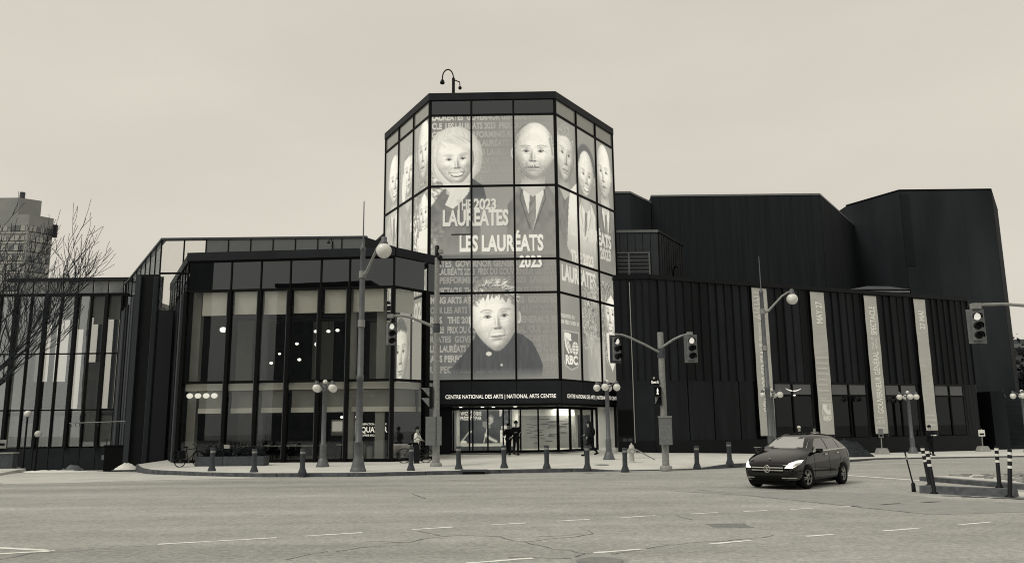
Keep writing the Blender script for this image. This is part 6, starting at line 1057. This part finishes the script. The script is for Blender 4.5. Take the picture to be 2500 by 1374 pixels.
# ------------------------------------------------------------------ bare tree at the left
def bare_tree(loc, h, seed, lean=(.15, 0)):
    rr = random.Random(seed); t = thing('bare_tree', 'leafless tree with fine spreading twigs before the fin wing', 'tree', loc); parts = {'trunk': MB(), 'limb': [], 'twigs': MB()}
    def grow(p, d, L, r, lv, mb):
        pts = [p]; k = 4; q = p.copy(); dd = d.copy()
        for i in range(k): dd = (dd+Vector((rr.gauss(.01, .11), rr.gauss(0, .11), rr.gauss(.10, .06)))).normalized(); q = q+dd*L/k; pts.append(q.copy())
        rad = [max(.012, r*(1-.45*i/k)) for i in range(k+1)]; seg = 8 if lv == 0 else 6 if lv == 1 else 4 if lv == 2 else 3; mb.tube(pts, rad, seg, False)
        if lv >= 6 or L < .2: return
        nb_ = 3 if lv < 1 else 2
        for i in range(nb_+1):
            f = rr.uniform(.72 if lv == 0 else .4, .95) if i < nb_ else 1.0; a = pts[min(k, int(f*k))]; ax = Vector((rr.gauss(.15, 1), rr.gauss(0, 1), rr.gauss(0, .35))).normalized(); nd = (dd+ax*(rr.uniform(.45, .85) if i < nb_ else .22)).normalized(); m2_ = mb
            if lv == 0: m2_ = MB(); parts['limb'].append(m2_)
            elif lv >= 2: m2_ = parts['twigs']
            grow(a, nd, L*rr.uniform(.68, .84), rad[min(k, int(f*k))]*rr.uniform(.58, .74), lv+1, m2_)
    grow(Vector(loc), Vector((lean[0], lean[1], 1)).normalized(), h*.25, h*.013, 0, parts['trunk'])
    parts['trunk'].build('trunk', 'bark', t)
    for m_ in parts['limb']: m_.build('limb', 'bark', t)
    parts['twigs'].build('twigs', 'bark', t); return t
bare_tree((-25.3, 36.8, 0), 16.5, 21, (.0, .0))
# ------------------------------------------------------------------ distant buildings
mat('tower_wall', .25, .85, .10, .3); mat('tower_window', .11, .2, .3, 1); mat('tower_blind', .34, .7)
hr = thing('apartment_tower', 'pale concrete apartment tower with window bands behind the bare tree', 'building', (-100, 160, 0))
K = 1.57; HK = lambda P: [(x*K, y*K) for x, y in P]
MB().prism(HK([(-125, 150), (-92.6, 150), (-89.9, 153.5), (-103.3, 176), (-125, 176)]), -1, 43.0*K-1).build('wall', 'tower_wall', hr); MB().prism(HK([(-124, 151), (-95.5, 151), (-92.6, 153.5), (-106, 174), (-124, 174)]), 43*K-1, 46.6*K-1).build('penthouse', 'tower_wall', hr)
h1, h2 = Wall((-125*K, 150*K), (-92.6*K, 150*K)), Wall((-92.6*K, 150*K), (-89.9*K, 153.5*K)); MB().tube([(-97.5*K, 155*K, 46*K), (-97.5*K, 155*K, 48.2*K)], .8, 8).build('flue', 'steel_dark', hr); U1 = h1.L
for fl_ in range(11):
    z = 40.0*K-1.5-fl_*3.05
    for w, us in ((h1, [U1-5.3*k for k in range(1, 5)]), (h2, [.25, 3.5])):
        for u in us:
            wd = 4.4 if w is h1 else 3.2; fr = w.b('window', 'tower_window', hr, u, u+wd, z, z+1.75, -.1, .06); w.b('frame', 'black', fr, u-.05, u+wd+.05, z-.14, z, .0, .12)
            for q in (.33, .66): w.b('frame', 'black', fr, u+wd*q-.05, u+wd*q+.05, z, z+1.75, .08, .11)
            for q in range(3):
                if random.random() < .55: w.b('blind', 'tower_blind', fr, u+.06+wd*q/3, u+wd*(q+1)/3-.06, z+.04, z+1.7, .065, .075)
    h1.b('spandrel_band', 'tower_blind', hr, U1-26, U1, z-.75, z-.25, .0, .14)
    for k in range(4): u = U1-5.3*(k+1)-.7; h1.b('vent_slot', 'tower_window', hr, u, u+.5, z+.9, z+1.25, -.1, .05)
MB().box(-89.6*K, -89.0*K, 153*K, 153.6*K, 38.5*K, 41*K).build('antenna', 'dark_metal', hr)
fr_ = thing('corniced_building', 'distant stone building with heavy cornice beyond the stair', 'building', (70, 102, 0)); MB().box(61.5, 90, 100, 120, -1, 10.8).build('wall', mat('stone_far', .10, .9, .25, .5), fr_); MB().box(61.1, 90.4, 99.5, 120.4, 10.8, 11.3).build('cornice', 'coping', fr_); MB().box(61.5, 90, 99.9, 120, 11.3, 11.9).build('parapet', 'stone_far', fr_)
for k in range(5):
    for j in range(2): MB().box(63+k*3, 64.4+k*3, 99.85, 99.95, 1.5+j*4.4, 4.3+j*4.4).build('window', 'tower_window', fr_)
ev = thing('evergreen_tree', 'dark dense tree at the foot of the corniced building', 'tree', (58.5, 92, 0)); MB().tube([(58.5, 92, -1), (58.5, 92, 4)], .25, 7).build('trunk', 'bark', ev); leafy('crown', ev, (58.5, 92, 1.5), (2.6, 2.2, 6.5), 3000, 'leaf_dark', .5, 77)

# ------------------------------------------------------------------ buildings across the street, behind the photographer (they show in the glass)
mat('office_wall', .14, .8, .15, .3)
def office(label, x0, x1, y0, y1, h, cols, rows_):
    o = thing('office_block', label, 'building', ((x0+x1)/2, (y0+y1)/2, 0), 'office blocks across the street'); MB().box(x0, x1, y0, y1, -.5, h).build('wall', 'office_wall', o); MB().box(x0-.3, x1+.3, y0-.3, y1+.3, h, h+.6).build('cornice', 'steel_dark', o)
    for i in range(cols):
        for j in range(rows_): a = x0+(x1-x0)*(i+.2)/cols; b = x0+(x1-x0)*(i+.8)/cols; z = 1+(h-2)*(j+.2)/rows_; MB().box(a, b, y1-.05, y1+.06, z, z+(h-2)*.6/rows_).build('window', 'tower_window', o)
office('tall dark office block across the street, mirrored in the cafe glass', -85, -73, -62, -44, 41, 4, 10)
office('lower stone office block across the street with flat cornice', -52, -36, -60, -45, 25, 6, 6)
office('long four-storey office block across the street facing the ribbed wing', 14, 62, -60, -46, 16, 12, 4)
